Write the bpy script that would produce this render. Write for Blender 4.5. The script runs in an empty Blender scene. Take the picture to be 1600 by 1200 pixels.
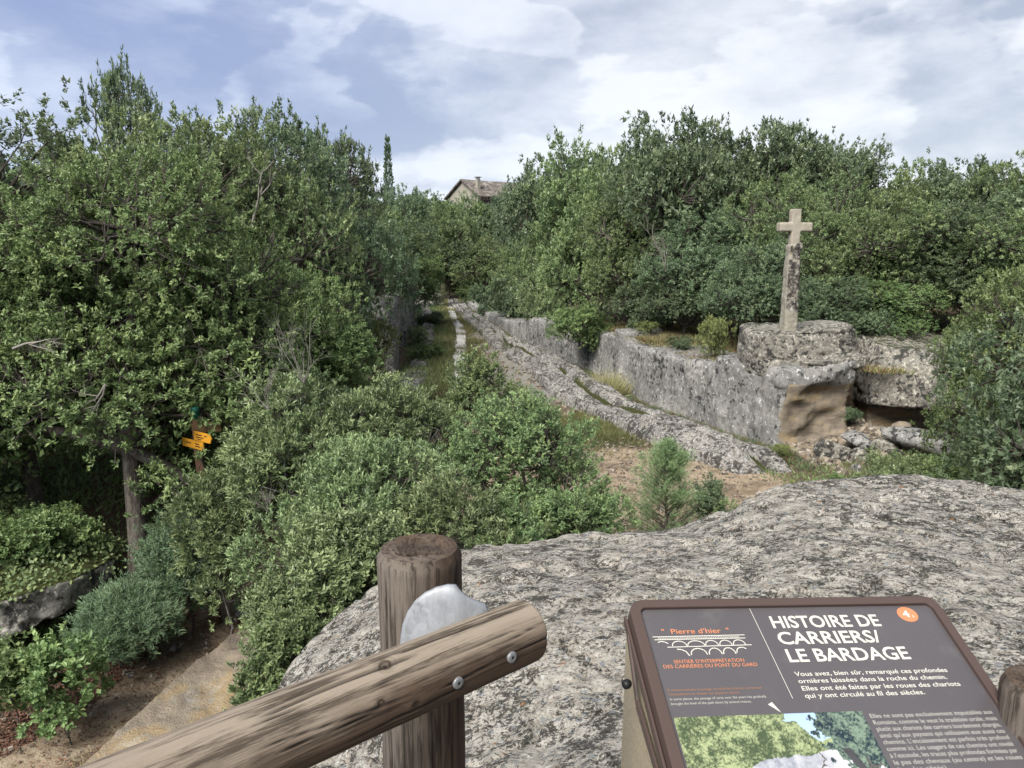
import bpy, bmesh, math, random
import numpy as np
from mathutils import Vector, Matrix
random.seed(7)
RNG = np.random.default_rng(7)
sc = bpy.context.scene
C = sc.collection

# ------------------------------------------------------------------ camera
F = 1186.0; H = 4.6; A = math.atan((600 - 385) / F)
cam_d = bpy.data.cameras.new('camera'); cam = bpy.data.objects.new('camera', cam_d); C.objects.link(cam)
cam.location = (0, 0, H); cam.rotation_euler = (math.pi / 2 - A, 0, 0)
cam_d.sensor_width = 36; cam_d.lens = 36 * F / 1600; cam_d.clip_start = .05; cam_d.clip_end = 4000
sc.camera = cam

def ray(px, py):
    x = (px - 800) / F; u = (600 - py) / F
    return np.array([x, math.cos(A) + u * math.sin(A), -math.sin(A) + u * math.cos(A)])
EYE = np.array([0, 0, H])
def at_z(px, py, z): r = ray(px, py); return EYE + r * ((z - H) / r[2])
def at_y(px, py, Y): r = ray(px, py); return EYE + r * (Y / r[1])
def at_d(px, py, d): return EYE + ray(px, py) * d

# ------------------------------------------------------------------ world: broken cloud over a nishita sky
SUN_EL, SUN_AZ = 46.0, -148.0     # degrees; azimuth from +Y towards +X (light comes from behind left)
world = bpy.data.worlds.new('World'); sc.world = world; world.use_nodes = True
def world_nodes():
    nt = world.node_tree; N = nt.nodes; L = nt.links; N.clear()
    def m(op, a, b=None, c=None, clamp=False):
        n = N.new('ShaderNodeMath'); n.operation = op; n.use_clamp = clamp
        for i, v in enumerate((a, b, c)):
            if v is None: continue
            if isinstance(v, (int, float)): n.inputs[i].default_value = v
            else: L.new(v, n.inputs[i])
        return n.outputs[0]
    def mix(f, a, b):
        n = N.new('ShaderNodeMix'); n.data_type = 'RGBA'
        if isinstance(f, (int, float)): n.inputs[0].default_value = f
        else: L.new(f, n.inputs[0])
        for i, v in ((6, a), (7, b)):
            if isinstance(v, tuple): n.inputs[i].default_value = (*v, 1)
            else: L.new(v, n.inputs[i])
        return n.outputs[2]
    def sstep(v, a, b):
        n = N.new('ShaderNodeMapRange'); n.interpolation_type = 'SMOOTHSTEP'
        L.new(v, n.inputs[0]); n.inputs[1].default_value = a; n.inputs[2].default_value = b
        return n.outputs[0]
    tc = N.new('ShaderNodeTexCoord'); sep = N.new('ShaderNodeSeparateXYZ'); L.new(tc.outputs['Generated'], sep.inputs[0])
    X, Y, Z = sep.outputs
    el = m('ARCSINE', Z); az = m('ARCTAN2', X, Y)
    zz = m('ADD', m('MAXIMUM', Z, 0.0), 0.30)
    cv = N.new('ShaderNodeCombineXYZ'); L.new(m('DIVIDE', X, zz), cv.inputs[0]); L.new(m('DIVIDE', Y, zz), cv.inputs[1])
    def noise(vec, scale, detail, rough, dist=0.0, off=0.0):
        mp = N.new('ShaderNodeMapping'); mp.inputs['Location'].default_value = (off, off * .7, off * .3); L.new(vec, mp.inputs[0])
        n = N.new('ShaderNodeTexNoise'); L.new(mp.outputs[0], n.inputs[0])
        n.inputs['Scale'].default_value = scale; n.inputs['Detail'].default_value = detail
        n.inputs['Roughness'].default_value = rough; n.inputs['Distortion'].default_value = dist
        return n.outputs[0]
    big = noise(cv.outputs[0], 0.9, 4, .5, .3, 3.1)
    sph = N.new('ShaderNodeMapping'); sph.inputs['Scale'].default_value = (1, 1, 2.3); L.new(tc.outputs['Generated'], sph.inputs[0])
    mid = noise(sph.outputs[0], 3.1, 10, .56, .15, 8.4)
    fin = noise(sph.outputs[0], 9.0, 8, .6, .2, 1.7)
    def blob(px, py, sx, sy, amp):
        d = ray(px, py); d = d / np.linalg.norm(d)
        a0 = math.atan2(d[0], d[1]); e0 = math.asin(d[2])
        dx = m('DIVIDE', m('SUBTRACT', az, a0), sx / F); dy = m('DIVIDE', m('SUBTRACT', el, e0), sy / F)
        q = m('MULTIPLY', m('ADD', m('MULTIPLY', dx, dx), m('MULTIPLY', dy, dy)), -1.0)
        return m('MULTIPLY', m('EXPONENT', q), amp)
    v = m('ADD', m('MULTIPLY', m('SUBTRACT', big, .5), .55), m('ADD', m('MULTIPLY', m('SUBTRACT', mid, .5), 1.7), m('MULTIPLY', m('SUBTRACT', fin, .5), .8)))
    edge = noise(sph.outputs[0], 4.2, 9, .5, .1, 5.7); edge2 = noise(sph.outputs[0], 1.9, 8, .5, .1, 2.2)
    v = m('ADD', v, m('ADD', m('MULTIPLY', sstep(edge, .485, .53), .26), m('MULTIPLY', sstep(edge2, .475, .515), .34)))
    v = m('ADD', v, .11)
    for b in ((960, 140, 200, 70, .16), (1480, 90, 170, 40, .34), (640, 60, 130, 60, .20), (120, 40, 260, 60, -.20), (300, 160, 200, 60, -.05),
              (620, 215, 180, 28, -.30), (720, 262, 260, 26, .42), (1200, 110, 190, 45, -.22), (1430, 185, 120, 22, .16),
              (1480, 20, 160, 22, -.20), (60, 130, 120, 40, .16), (850, 60, 90, 40, -.15)):
        v = m('ADD', v, blob(*b))
    lum = sstep(v, .05, .98)
    left = sstep(az, 0.28, -0.50)
    dark = mix(left, (.25, .275, .335), (.175, .215, .345))
    lite = mix(left, (.515, .525, .545), (.40, .435, .525))
    cloud = mix(lum, dark, lite)
    # brighter haze band close to the horizon
    hz = sstep(el, .16, -.02)
    cloud = mix(m('MULTIPLY', hz, .55), cloud, (.46, .49, .555))
    sc10 = N.new('ShaderNodeVectorMath'); sc10.operation = 'SCALE'; sc10.inputs[3].default_value = 8.2; L.new(cloud, sc10.inputs[0])
    sky = N.new('ShaderNodeTexSky'); sky.sky_type = 'NISHITA'; sky.sun_disc = False
    sky.sun_elevation = math.radians(SUN_EL); sky.sun_rotation = math.radians(SUN_AZ)
    out = mix(.9, sky.outputs[0], sc10.outputs[0])
    bg = N.new('ShaderNodeBackground'); L.new(out, bg.inputs[0]); bg.inputs[1].default_value = 0.1
    wo = N.new('ShaderNodeOutputWorld'); L.new(bg.outputs[0], wo.inputs[0])
world_nodes()
sun_d = bpy.data.lights.new('sun', 'SUN'); sun = bpy.data.objects.new('sun', sun_d); C.objects.link(sun)
sun_d.energy = 3.9; sun_d.angle = math.radians(34); sun_d.color = (1, .96, .89)
_e, _a = math.radians(SUN_EL), math.radians(SUN_AZ)
sun.rotation_euler = Vector((math.sin(_a) * math.cos(_e), math.cos(_a) * math.cos(_e), math.sin(_e))).to_track_quat('Z', 'Y').to_euler()
sc.view_settings.view_transform = 'Standard'; sc.view_settings.look = 'None'; sc.view_settings.gamma = 1
sc.view_settings.exposure = 1.22; sc.view_settings.use_curve_mapping = False
sc.render.engine = 'CYCLES'
sc.cycles.max_bounces = 8; sc.cycles.diffuse_bounces = 5; sc.cycles.glossy_bounces = 2
sc.cycles.transmission_bounces = 3; sc.cycles.transparent_max_bounces = 4
sc.cycles.use_denoising = True

# ------------------------------------------------------------------ numpy noise
def _hash(ix, iy, iz, seed):
    h = (ix.astype(np.int64) * 374761393 + iy.astype(np.int64) * 668265263 + iz.astype(np.int64) * 2147483647 + seed * 974634777) & 0xFFFFFFFF
    h = ((h ^ (h >> 13)) * 1274126177) & 0xFFFFFFFF
    h = ((h ^ (h >> 16)) * 2246822519) & 0xFFFFFFFF
    return ((h ^ (h >> 15)) & 0xFFFFFF) / float(0xFFFFFF)
def vnoise(p, seed=0):
    f = np.floor(p); t = p - f; t = t * t * (3 - 2 * t); i = f.astype(np.int64)
    r = 0
    for dx in (0, 1):
        for dy in (0, 1):
            for dz in (0, 1):
                w = (t[:, 0] if dx else 1 - t[:, 0]) * (t[:, 1] if dy else 1 - t[:, 1]) * (t[:, 2] if dz else 1 - t[:, 2])
                r = r + w * _hash(i[:, 0] + dx, i[:, 1] + dy, i[:, 2] + dz, seed)
    return r * 2 - 1
def fbm(p, scale=1.0, octv=4, seed=0, gain=.5):
    p = np.asarray(p, float) * scale; r = 0; a = 1; s = 0
    for k in range(octv):
        r = r + a * vnoise(p + 17.3 * k, seed + k); s += a; a *= gain; p = p * 2.03
    return r / s
def ridged(p, scale=1.0, octv=3, seed=0):
    p = np.asarray(p, float) * scale; r = 0; a = 1; s = 0
    for k in range(octv):
        r = r + a * (1 - 2 * np.abs(vnoise(p + 11.1 * k, seed + k))); s += a; a *= .5; p = p * 2.1
    return r / s
def sm(x, a, b):
    t = np.clip((x - a) / (b - a), 0, 1); return t * t * (3 - 2 * t)
def xy0(x, y): return np.stack([x, y, np.zeros_like(x)], 1)

# ------------------------------------------------------------------ object helpers
def mesh_np(name, verts, faces_flat, loop_tot, mats=(), mat_idx=None, smooth=False, attrs=None):
    me = bpy.data.meshes.new(name)
    verts = np.asarray(verts, np.float32); faces_flat = np.asarray(faces_flat, np.int32); loop_tot = np.asarray(loop_tot, np.int32)
    me.vertices.add(len(verts)); me.vertices.foreach_set('co', verts.ravel())
    me.loops.add(len(faces_flat)); me.loops.foreach_set('vertex_index', faces_flat)
    me.polygons.add(len(loop_tot))
    st = np.zeros(len(loop_tot), np.int32); st[1:] = np.cumsum(loop_tot)[:-1]
    me.polygons.foreach_set('loop_start', st)
    me.polygons.foreach_set('use_smooth', np.full(len(loop_tot), bool(smooth)))
    for m in mats: me.materials.append(m)
    if mat_idx is not None: me.polygons.foreach_set('material_index', np.asarray(mat_idx, np.int32))
    for k, v in (attrs or {}).items():
        a = me.attributes.new(k, 'FLOAT', 'POINT'); a.data.foreach_set('value', np.asarray(v, np.float32))
    me.update(calc_edges=True); me.validate()
    return me
def quads(name, verts, q, mats, smooth=False, attrs=None, mat_idx=None):
    q = np.asarray(q, np.int32)
    return mesh_np(name, verts, q.ravel(), np.full(len(q), q.shape[1]), mats, mat_idx, smooth, attrs)
def grid_faces(nu, nv, wrap=False):
    i, j = np.meshgrid(np.arange(nu if wrap else nu - 1), np.arange(nv - 1), indexing='ij')
    i2 = (i + 1) % nu
    return np.stack([i * nv + j, i2 * nv + j, i2 * nv + j + 1, i * nv + j + 1], -1).reshape(-1, 4)
def obj(name, me, parent=None, loc=None, rot=None):
    o = bpy.data.objects.new(name, me); C.objects.link(o)
    if parent is not None: o.parent = parent
    if loc is not None: o.location = loc
    if rot is not None: o.rotation_euler = rot
    return o
def tag(o, label, cat, group=None):
    o['label'] = label; o['category'] = cat
    if group: o['group'] = group
    return o
def thing(name, label, cat, loc=(0, 0, 0), group=None):
    o = bpy.data.objects.new(name, None); C.objects.link(o); o.location = loc; o.empty_display_size = .2
    return tag(o, label, cat, group)
def structure(o): o['kind'] = 'structure'; return o
def bm_mesh(name, bm, mat, smooth=False):
    me = bpy.data.meshes.new(name); bm.normal_update(); bm.to_mesh(me); bm.free()
    if mat: me.materials.append(mat)
    if smooth:
        me.polygons.foreach_set('use_smooth', np.ones(len(me.polygons), bool))
    return me
def hull_bm(bm, pts):
    vs = [bm.verts.new(tuple(p)) for p in pts]
    r = bmesh.ops.convex_hull(bm, input=vs)
    bad = [g for g in r['geom_interior'] if isinstance(g, bmesh.types.BMVert)]
    if bad: bmesh.ops.delete(bm, geom=bad, context='VERTS')
def box_pts(c, s):
    return [(c[0] + sx * s[0] / 2, c[1] + sy * s[1] / 2, c[2] + sz * s[2] / 2) for sx in (-1, 1) for sy in (-1, 1) for sz in (-1, 1)]
def remesh(name, pieces, voxel, disp, mat, attr_fn=None):
    """union of convex pieces, evenly re-meshed, then displaced along the normals by disp(points, normals)"""
    bm = bmesh.new()
    for p in pieces: hull_bm(bm, p)
    me = bm_mesh('tmp', bm, None); o = obj('tmp', me)
    md = o.modifiers.new('r', 'REMESH'); md.mode = 'VOXEL'; md.voxel_size = voxel; md.adaptivity = 0
    dg = bpy.context.evaluated_depsgraph_get(); ev = o.evaluated_get(dg)
    m2 = bpy.data.meshes.new_from_object(ev); bpy.data.objects.remove(o); bpy.data.meshes.remove(me)
    m2.name = name; n = len(m2.vertices)
    co = np.empty(n * 3, np.float32); m2.vertices.foreach_get('co', co); co = co.reshape(-1, 3).astype(float)
    no = np.empty(n * 3, np.float32); m2.vertex_normals.foreach_get('vector', no); no = no.reshape(-1, 3).astype(float)
    co = co + disp(co, no)
    m2.vertices.foreach_set('co', co.astype(np.float32).ravel())
    m2.polygons.foreach_set('use_smooth', np.ones(len(m2.polygons), bool))
    m2.materials.clear(); m2.materials.append(mat)
    if attr_fn:
        for k, v in attr_fn(co, no).items():
            a = m2.attributes.new(k, 'FLOAT', 'POINT'); a.data.foreach_set('value', np.asarray(v, np.float32))
    m2.update()
    return m2

# ------------------------------------------------------------------ material helpers
ALB = .575
class NT:
    def __init__(s, name):
        s.m = bpy.data.materials.new(name); s.m.use_nodes = True; s.t = s.m.node_tree; s.N = s.t.nodes; s.L = s.t.links
        s.bsdf = s.N['Principled BSDF']; s.tc = s.N.new('ShaderNodeTexCoord')
        s.obj = s.tc.outputs['Object']; s.bsdf.inputs['Specular IOR Level'].default_value = .25
    def put(s, sock, v):
        if isinstance(v, (int, float)): sock.default_value = v
        elif isinstance(v, tuple): sock.default_value = (*v, 1) if len(v) == 3 and sock.type == 'RGBA' else v
        else: s.L.new(v, sock)
    def mapping(s, vec, scale=(1, 1, 1), loc=(0, 0, 0), rot=(0, 0, 0)):
        n = s.N.new('ShaderNodeMapping'); s.L.new(vec, n.inputs[0]); n.inputs['Scale'].default_value = scale
        n.inputs['Location'].default_value = loc; n.inputs['Rotation'].default_value = rot; return n.outputs[0]
    def noise(s, scale, detail=4, rough=.55, vec=None, dist=0.0):
        n = s.N.new('ShaderNodeTexNoise'); s.L.new(vec if vec is not None else s.obj, n.inputs[0])
        n.inputs['Scale'].default_value = scale; n.inputs['Detail'].default_value = detail
        n.inputs['Roughness'].default_value = rough; n.inputs['Distortion'].default_value = dist; return n.outputs[0]
    def voro(s, scale, vec=None, feature='F1', out='Distance', rnd=1.0):
        n = s.N.new('ShaderNodeTexVoronoi'); n.feature = feature; s.L.new(vec if vec is not None else s.obj, n.inputs[0])
        n.inputs['Scale'].default_value = scale; n.inputs['Randomness'].default_value = rnd; return n.outputs[out]
    def warp(s, amt, scale, vec=None):
        vec = vec if vec is not None else s.obj
        n = s.N.new('ShaderNodeTexNoise'); s.L.new(vec, n.inputs[0]); n.inputs['Scale'].default_value = scale
        a = s.N.new('ShaderNodeVectorMath'); a.operation = 'MULTIPLY_ADD'
        s.L.new(n.outputs['Color'], a.inputs[0]); a.inputs[1].default_value = (amt,) * 3; s.L.new(vec, a.inputs[2]); return a.outputs[0]
    def step(s, v, a, b):
        n = s.N.new('ShaderNodeMapRange'); n.interpolation_type = 'SMOOTHSTEP'; s.put(n.inputs[0], v)
        n.inputs[1].default_value = a; n.inputs[2].default_value = b; return n.outputs[0]
    def math(s, op, a, b=0.0):
        n = s.N.new('ShaderNodeMath'); n.operation = op; s.put(n.inputs[0], a); s.put(n.inputs[1], b); return n.outputs[0]
    def mix(s, f, a, b):
        n = s.N.new('ShaderNodeMix'); n.data_type = 'RGBA'; s.put(n.inputs[0], f); s.put(n.inputs[6], a); s.put(n.inputs[7], b); return n.outputs[2]
    def ramp(s, v, stops):
        n = s.N.new('ShaderNodeValToRGB'); s.L.new(v, n.inputs[0]); e = n.color_ramp.elements
        while len(e) < len(stops): e.new(.5)
        for q, (p, c) in zip(e, stops): q.position = p; q.color = (*c, 1)
        return n.outputs[0]
    def attr(s, name):
        n = s.N.new('ShaderNodeAttribute'); n.attribute_name = name; return n.outputs['Fac']
    def bump(s, h, strength, dist):
        n = s.N.new('ShaderNodeBump'); s.L.new(h, n.inputs['Height']); n.inputs['Strength'].default_value = strength
        n.inputs['Distance'].default_value = dist; s.L.new(n.outputs[0], s.bsdf.inputs['Normal']); return n
    def done(s, col, rough=.9, k=None):
        k = ALB if k is None else k
        if k != 1:
            if isinstance(col, tuple): col = tuple(x * k for x in col)
            else:
                h = s.N.new('ShaderNodeHueSaturation'); h.inputs['Value'].default_value = k; s.L.new(col, h.inputs['Color']); col = h.outputs[0]
        s.put(s.bsdf.inputs['Base Color'], col); s.put(s.bsdf.inputs['Roughness'], rough); return s.m

def mat_plain(name, col, rough=.6, metal=0.0, var=.12, nscale=20, bump=0.0):
    t = NT(name); n = t.noise(nscale, 5, .6)
    c = t.mix(n, tuple(x * (1 - var) for x in col), tuple(min(1, x * (1 + var)) for x in col))
    t.bsdf.inputs['Metallic'].default_value = metal
    if bump: t.bump(n, .5, bump)
    return t.done(c, rough)

def mat_rock(name, lite, mid, dark, black_amt, white_amt, k=1.0, orange=0.0, streak=0.0, bumpd=.02):
    """weathered limestone: mottled grey, black and white lichen patches; vertex attributes ochre / moss"""
    t = NT(name); w = t.warp(.25 / k, 3 * k)
    n1 = t.noise(.9 * k, 6, .6, w); n2 = t.noise(6 * k, 8, .65, w); n3 = t.noise(28 * k, 6, .7)
    c = t.ramp(n1, ((.3, mid), (.5, tuple((a + b) / 2 for a, b in zip(lite, mid))), (.68, lite)))
    c = t.mix(t.math('MULTIPLY', t.step(t.noise(.45 * k, 5, .6, t.mapping(t.obj, loc=(3, 3, 9))), .46, .60), .5), c, tuple(x * .55 for x in mid))
    c = t.mix(t.step(n2, .42, .7), c, tuple(x * .66 for x in mid))
    c = t.mix(t.math('MULTIPLY', t.step(n3, .5, .62), .35), c, tuple(x * .5 for x in mid))
    if streak:
        st = t.noise(3 * k, 6, .65, t.mapping(t.obj, (1.6, 1.6, .18)))
        c = t.mix(t.math('MULTIPLY', t.step(st, .5, .68), streak), c, tuple(x * .42 for x in mid))
    # white crust lichens
    nw = t.noise(9 * k, 5, .6, t.mapping(w, loc=(4, 2, 7)))
    c = t.mix(t.step(nw, .60 - white_amt, .66 - white_amt), c, tuple(min(.72, x * 1.35) for x in lite))
    # black lichen / mould
    nb = t.noise(5 * k, 9, .68, t.mapping(w, loc=(9, 5, 1))); nb2 = t.noise(.8 * k, 3, .5, t.mapping(t.obj, loc=(3, 8, 2)))
    nb = t.math('ADD', nb, t.math('MULTIPLY', t.math('SUBTRACT', nb2, .5), .45))
    c = t.mix(t.math('MULTIPLY', t.step(nb, .60 - black_amt, .68 - black_amt), .88), c, dark)
    # small round spots
    vs = t.voro(5 * k, t.warp(.06, 14 * k)); vm = t.step(t.noise(.7 * k, 3, .5, t.mapping(t.obj, loc=(1, 1, 5))), .45, .6)
    c = t.mix(t.math('MULTIPLY', t.step(t.math('ADD', vs, t.math('MULTIPLY', t.math('SUBTRACT', n3, .5), .3)), .27, .19), t.math('MULTIPLY', vm, .92)), c, dark)
    if orange:
        vo = t.noise(7 * k, 3, .6, t.mapping(w, loc=(31, 7, 3)))
        c = t.mix(t.math('MULTIPLY', t.step(vo, .66 , .69), orange), c, (.40, .19, .06))
    oc = t.attr('ochre')
    no = t.noise(1.3, 6, .6, t.mapping(t.obj, (1, 1, 3.2)), .6)
    co = t.ramp(no, ((.3, (.15, .125, .10)), (.42, (.29, .235, .18)), (.52, (.40, .335, .25)), (.60, (.47, .345, .19)), (.7, (.60, .55, .46))))
    c = t.mix(t.math('MULTIPLY', t.step(t.math('ADD', oc, t.math('MULTIPLY', t.math('SUBTRACT', n2, .5), .5)), .4, .6), .95), c, co)
    mo = t.attr('moss')
    cm = t.mix(t.noise(14, 5, .7), (.035, .045, .012), (.10, .11, .03))
    c = t.mix(t.step(t.math('ADD', mo, t.math('MULTIPLY', t.math('SUBTRACT', n2, .5), .9)), .42, .62), c, cm)
    h = t.math('ADD', t.math('MULTIPLY', n2, .6), t.math('MULTIPLY', n3, .5))
    h = t.math('ADD', h, t.math('MULTIPLY', t.noise(90 * k, 4, .6), .2))
    t.bump(h, .9, bumpd)
    return t.done(c, .95)

def mat_view_rock():
    """foreground rock: a dense mosaic of pale crust, grey thallus and black flecks at several sizes"""
    t = NT('lichen_rock'); q = t.mapping(t.obj, (1, 1.5, 1.3), rot=(0, 0, .5)); w = t.warp(.035, 22, q)
    big = t.noise(2.2, 5, .6, q); m1 = t.noise(17, 9, .74, w); m2 = t.noise(42, 8, .72, t.mapping(w, loc=(3, 1, 2))); m3 = t.noise(120, 4, .7)
    c = t.ramp(m1, ((.34, (.24, .225, .19)), (.46, (.42, .39, .335)), (.56, (.58, .545, .475)), (.68, (.70, .665, .59))))
    c = t.mix(t.math('MULTIPLY', t.step(m2, .55, .62), .8), c, (.62, .60, .54))
    c = t.mix(t.math('MULTIPLY', t.step(t.noise(9, 6, .7, t.mapping(w, loc=(7, 2, 5))), .55, .63), .55), c, (.40, .32, .24))
    c = t.mix(t.math('MULTIPLY', t.step(big, .42, .66), .35), c, (.74, .71, .64))
    cell = t.voro(26, w, out='Color'); sp = t.N.new('ShaderNodeSeparateColor'); t.L.new(cell, sp.inputs[0]); cd = t.voro(26, w)
    c = t.mix(t.math('MULTIPLY', t.step(sp.outputs[0], .72, .76), t.step(cd, .42, .34)), c, (.30, .315, .32))
    c = t.mix(t.math('MULTIPLY', t.step(sp.outputs[1], .86, .88), t.step(cd, .36, .30)), c, (.66, .65, .60))
    f = t.math('ADD', m2, t.math('MULTIPLY', t.math('SUBTRACT', big, .5), .55))
    f = t.math('ADD', f, t.math('MULTIPLY', t.math('SUBTRACT', t.noise(10, 6, .7, t.mapping(w, loc=(1, 9, 4))), .5), 1.1))
    f = t.math('ADD', f, t.math('MULTIPLY', t.math('SUBTRACT', t.noise(85, 5, .8, t.mapping(w, loc=(2, 2, 8))), .5), .9))
    c = t.mix(t.math('MULTIPLY', t.step(f, .525, .60), .93), c, t.mix(m3, (.018, .017, .014), (.085, .078, .062)))
    f2 = t.noise(75, 6, .75, t.mapping(w, loc=(6, 6, 1))); c = t.mix(t.math('MULTIPLY', t.step(f2, .555, .61), .8), c, (.05, .046, .038))
    f3 = t.math('ADD', t.noise(46, 7, .8, t.mapping(w, loc=(12, 3, 6))), t.math('MULTIPLY', t.math('SUBTRACT', t.noise(6, 4, .6, t.mapping(w, loc=(4, 4, 4))), .5), .5))
    c = t.mix(t.math('MULTIPLY', t.step(f3, .545, .575), .88), c, (.022, .020, .017))
    c = t.mix(t.math('MULTIPLY', t.step(t.noise(11, 3, .6, t.mapping(w, loc=(31, 7, 3))), .705, .725), .8), c, (.38, .18, .06))
    h = t.math('ADD', t.math('MULTIPLY', m1, .8), t.math('ADD', t.math('MULTIPLY', m2, .5), t.math('MULTIPLY', m3, .25)))
    t.bump(h, 1.0, .022); return t.done(c, .95)
M = {}
M['rock_wall'] = mat_rock('weathered_limestone', (.58, .56, .51), (.33, .325, .315), (.03, .031, .03), .055, .012, 1.3, 0, .6, .06)
M['rock_block'] = mat_rock('lichened_limestone', (.50, .47, .40), (.30, .285, .25), (.03, .031, .03), .105, .05, 1.7, 0, .5, .06)
M['rock_ledge'] = mat_rock('rutted_limestone', (.64, .605, .535), (.38, .355, .315), (.05, .047, .042), .115, .06, 2.2, 0, 0, .09)
M['rock_view'] = mat_view_rock()
M['rock_mossy'] = mat_rock('mossy_rock', (.46, .44, .39), (.22, .21, .19), (.03, .03, .028), .08, .05, 1.6, 0, 0, .03)
M['cross_new'] = mat_plain('pale_cut_stone', (.44, .395, .32), .95, 0, .45, 7, .02)
M['slab'] = mat_plain('pale_paving', (.78, .76, .72), .9, 0, .2, 4, .01)

def mat_ground():
    t = NT('ground_earth')
    w = t.warp(.3, 2.0)
    n1 = t.noise(.6, 7, .6, w); n2 = t.noise(7, 8, .7, w); n3 = t.noise(40, 5, .7)
    sand = t.ramp(n2, ((.3, (.30, .225, .15)), (.5, (.44, .345, .24)), (.7, (.56, .47, .35))))
    sand = t.mix(t.step(n3, .55, .65), sand, (.26, .20, .14)); sand = t.mix(t.math('MULTIPLY', t.step(t.noise(1.3, 6, .65, w), .50, .62), .75), sand, (.20, .145, .095))
    litter = t.ramp(n2, ((.3, (.09, .065, .045)), (.5, (.16, .115, .08)), (.7, (.24, .17, .115))))
    litter = t.mix(t.step(n3, .56, .62), litter, (.16, .10, .06))
    green = t.ramp(n2, ((.3, (.035, .04, .02)), (.5, (.07, .075, .032)), (.7, (.14, .12, .055))))
    stone = t.ramp(n2, ((.3, (.15, .14, .12)), (.5, (.32, .30, .26)), (.7, (.46, .44, .38))))
    c = litter
    def f(a, amt): return t.step(t.math('ADD', t.attr(a), t.math('MULTIPLY', t.math('SUBTRACT', n1, .5), amt)), .35, .65)
    c = t.mix(f('green', 1.0), c, green); c = t.mix(f('sand', .8), c, sand); c = t.mix(f('stone', 1.2), c, stone)
    t.bump(t.math('ADD', n2, t.math('MULTIPLY', n3, .5)), .8, .05)
    return t.done(c, .97)
M['ground'] = mat_ground()

def mat_leaf(name, c0, c1, c2, trans=.42, rough=.48, hue=.014):
    t = NT(name); tint = t.attr('tint')
    c = t.ramp(tint, ((.0, c0), (.5, c1), (1.0, c2)))
    oi = t.N.new('ShaderNodeObjectInfo')
    hs = t.N.new('ShaderNodeHueSaturation'); t.L.new(c, hs.inputs['Color'])
    t.put(hs.inputs['Hue'], t.math('ADD', t.math('MULTIPLY', t.math('SUBTRACT', oi.outputs['Random'], .5), hue * 2), .5))
    t.put(hs.inputs['Value'], t.math('ADD', t.math('MULTIPLY', oi.outputs['Random'], .34), .84))
    col = hs.outputs[0]
    m = t.done(col, rough, 1.0); t.bsdf.inputs['Specular IOR Level'].default_value = .4
    tr = t.N.new('ShaderNodeBsdfTranslucent'); t.L.new(col, tr.inputs[0])
    mx = t.N.new('ShaderNodeMixShader'); mx.inputs[0].default_value = trans
    t.L.new(t.bsdf.outputs[0], mx.inputs[1]); t.L.new(tr.outputs[0], mx.inputs[2])
    t.L.new(mx.outputs[0], t.N['Material Output'].inputs[0])
    return m
M['leaf_oak'] = mat_leaf('oak_leaves', (0.090, 0.130, 0.059), (0.158, 0.222, 0.094), (0.303, 0.370, 0.159))
M['leaf_dark'] = mat_leaf('dark_oak_leaves', (0.069, 0.101, 0.057), (0.125, 0.176, 0.093), (0.242, 0.298, 0.160))
M['leaf_bright'] = mat_leaf('bright_leaves', (0.092, 0.138, 0.053), (0.154, 0.219, 0.083), (0.275, 0.344, 0.140), .35)
M['leaf_olive'] = mat_leaf('olive_leaves', (0.071, 0.103, 0.047), (0.143, 0.190, 0.083), (0.290, 0.356, 0.168), .25, .42)
M['leaf_yellow'] = mat_leaf('yellow_green_leaves', (0.092, 0.122, 0.045), (0.192, 0.225, 0.077), (0.339, 0.355, 0.130), .35)
M['needle'] = mat_leaf('juniper_needles', (0.078, 0.127, 0.057), (0.152, 0.232, 0.101), (0.298, 0.408, 0.196), .2, .6)
M['leaf_blue'] = mat_leaf('grey_green_blades', (0.059, 0.092, 0.048), (0.099, 0.146, 0.077), (0.162, 0.216, 0.109), .2)
M['grass_dry'] = mat_leaf('dry_grass', (0.156, 0.138, 0.066), (0.276, 0.244, 0.121), (0.386, 0.371, 0.209), .3, .7)
M['grass_green'] = mat_leaf('green_grass', (.06, .07, .025), (.12, .13, .045), (.22, .21, .09), .3, .6)
M['litter'] = mat_leaf('fallen_leaves', (.06, .03, .02), (.13, .065, .04), (.24, .14, .08), .1, .8)

def mat_bark(name, a, b):
    t = NT(name); v = t.mapping(t.obj, (1, 1, .3)); n = t.noise(22, 7, .7, v); n2 = t.noise(2.5, 4, .6)
    c = t.mix(t.step(n, .35, .65), a, b); c = t.mix(t.math('MULTIPLY', t.step(n2, .5, .7), .5), c, (.20, .21, .17))
    t.bump(n, 1, .03); return t.done(c, .95)
M['bark'] = mat_bark('oak_bark', (.06, .05, .043), (.19, .165, .14))
M['bark_grey'] = mat_bark('grey_bark', (.10, .095, .085), (.26, .25, .23))
M['dead'] = mat_plain('dead_twigs', (.27, .25, .22), .9, 0, .3, 12)

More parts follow.
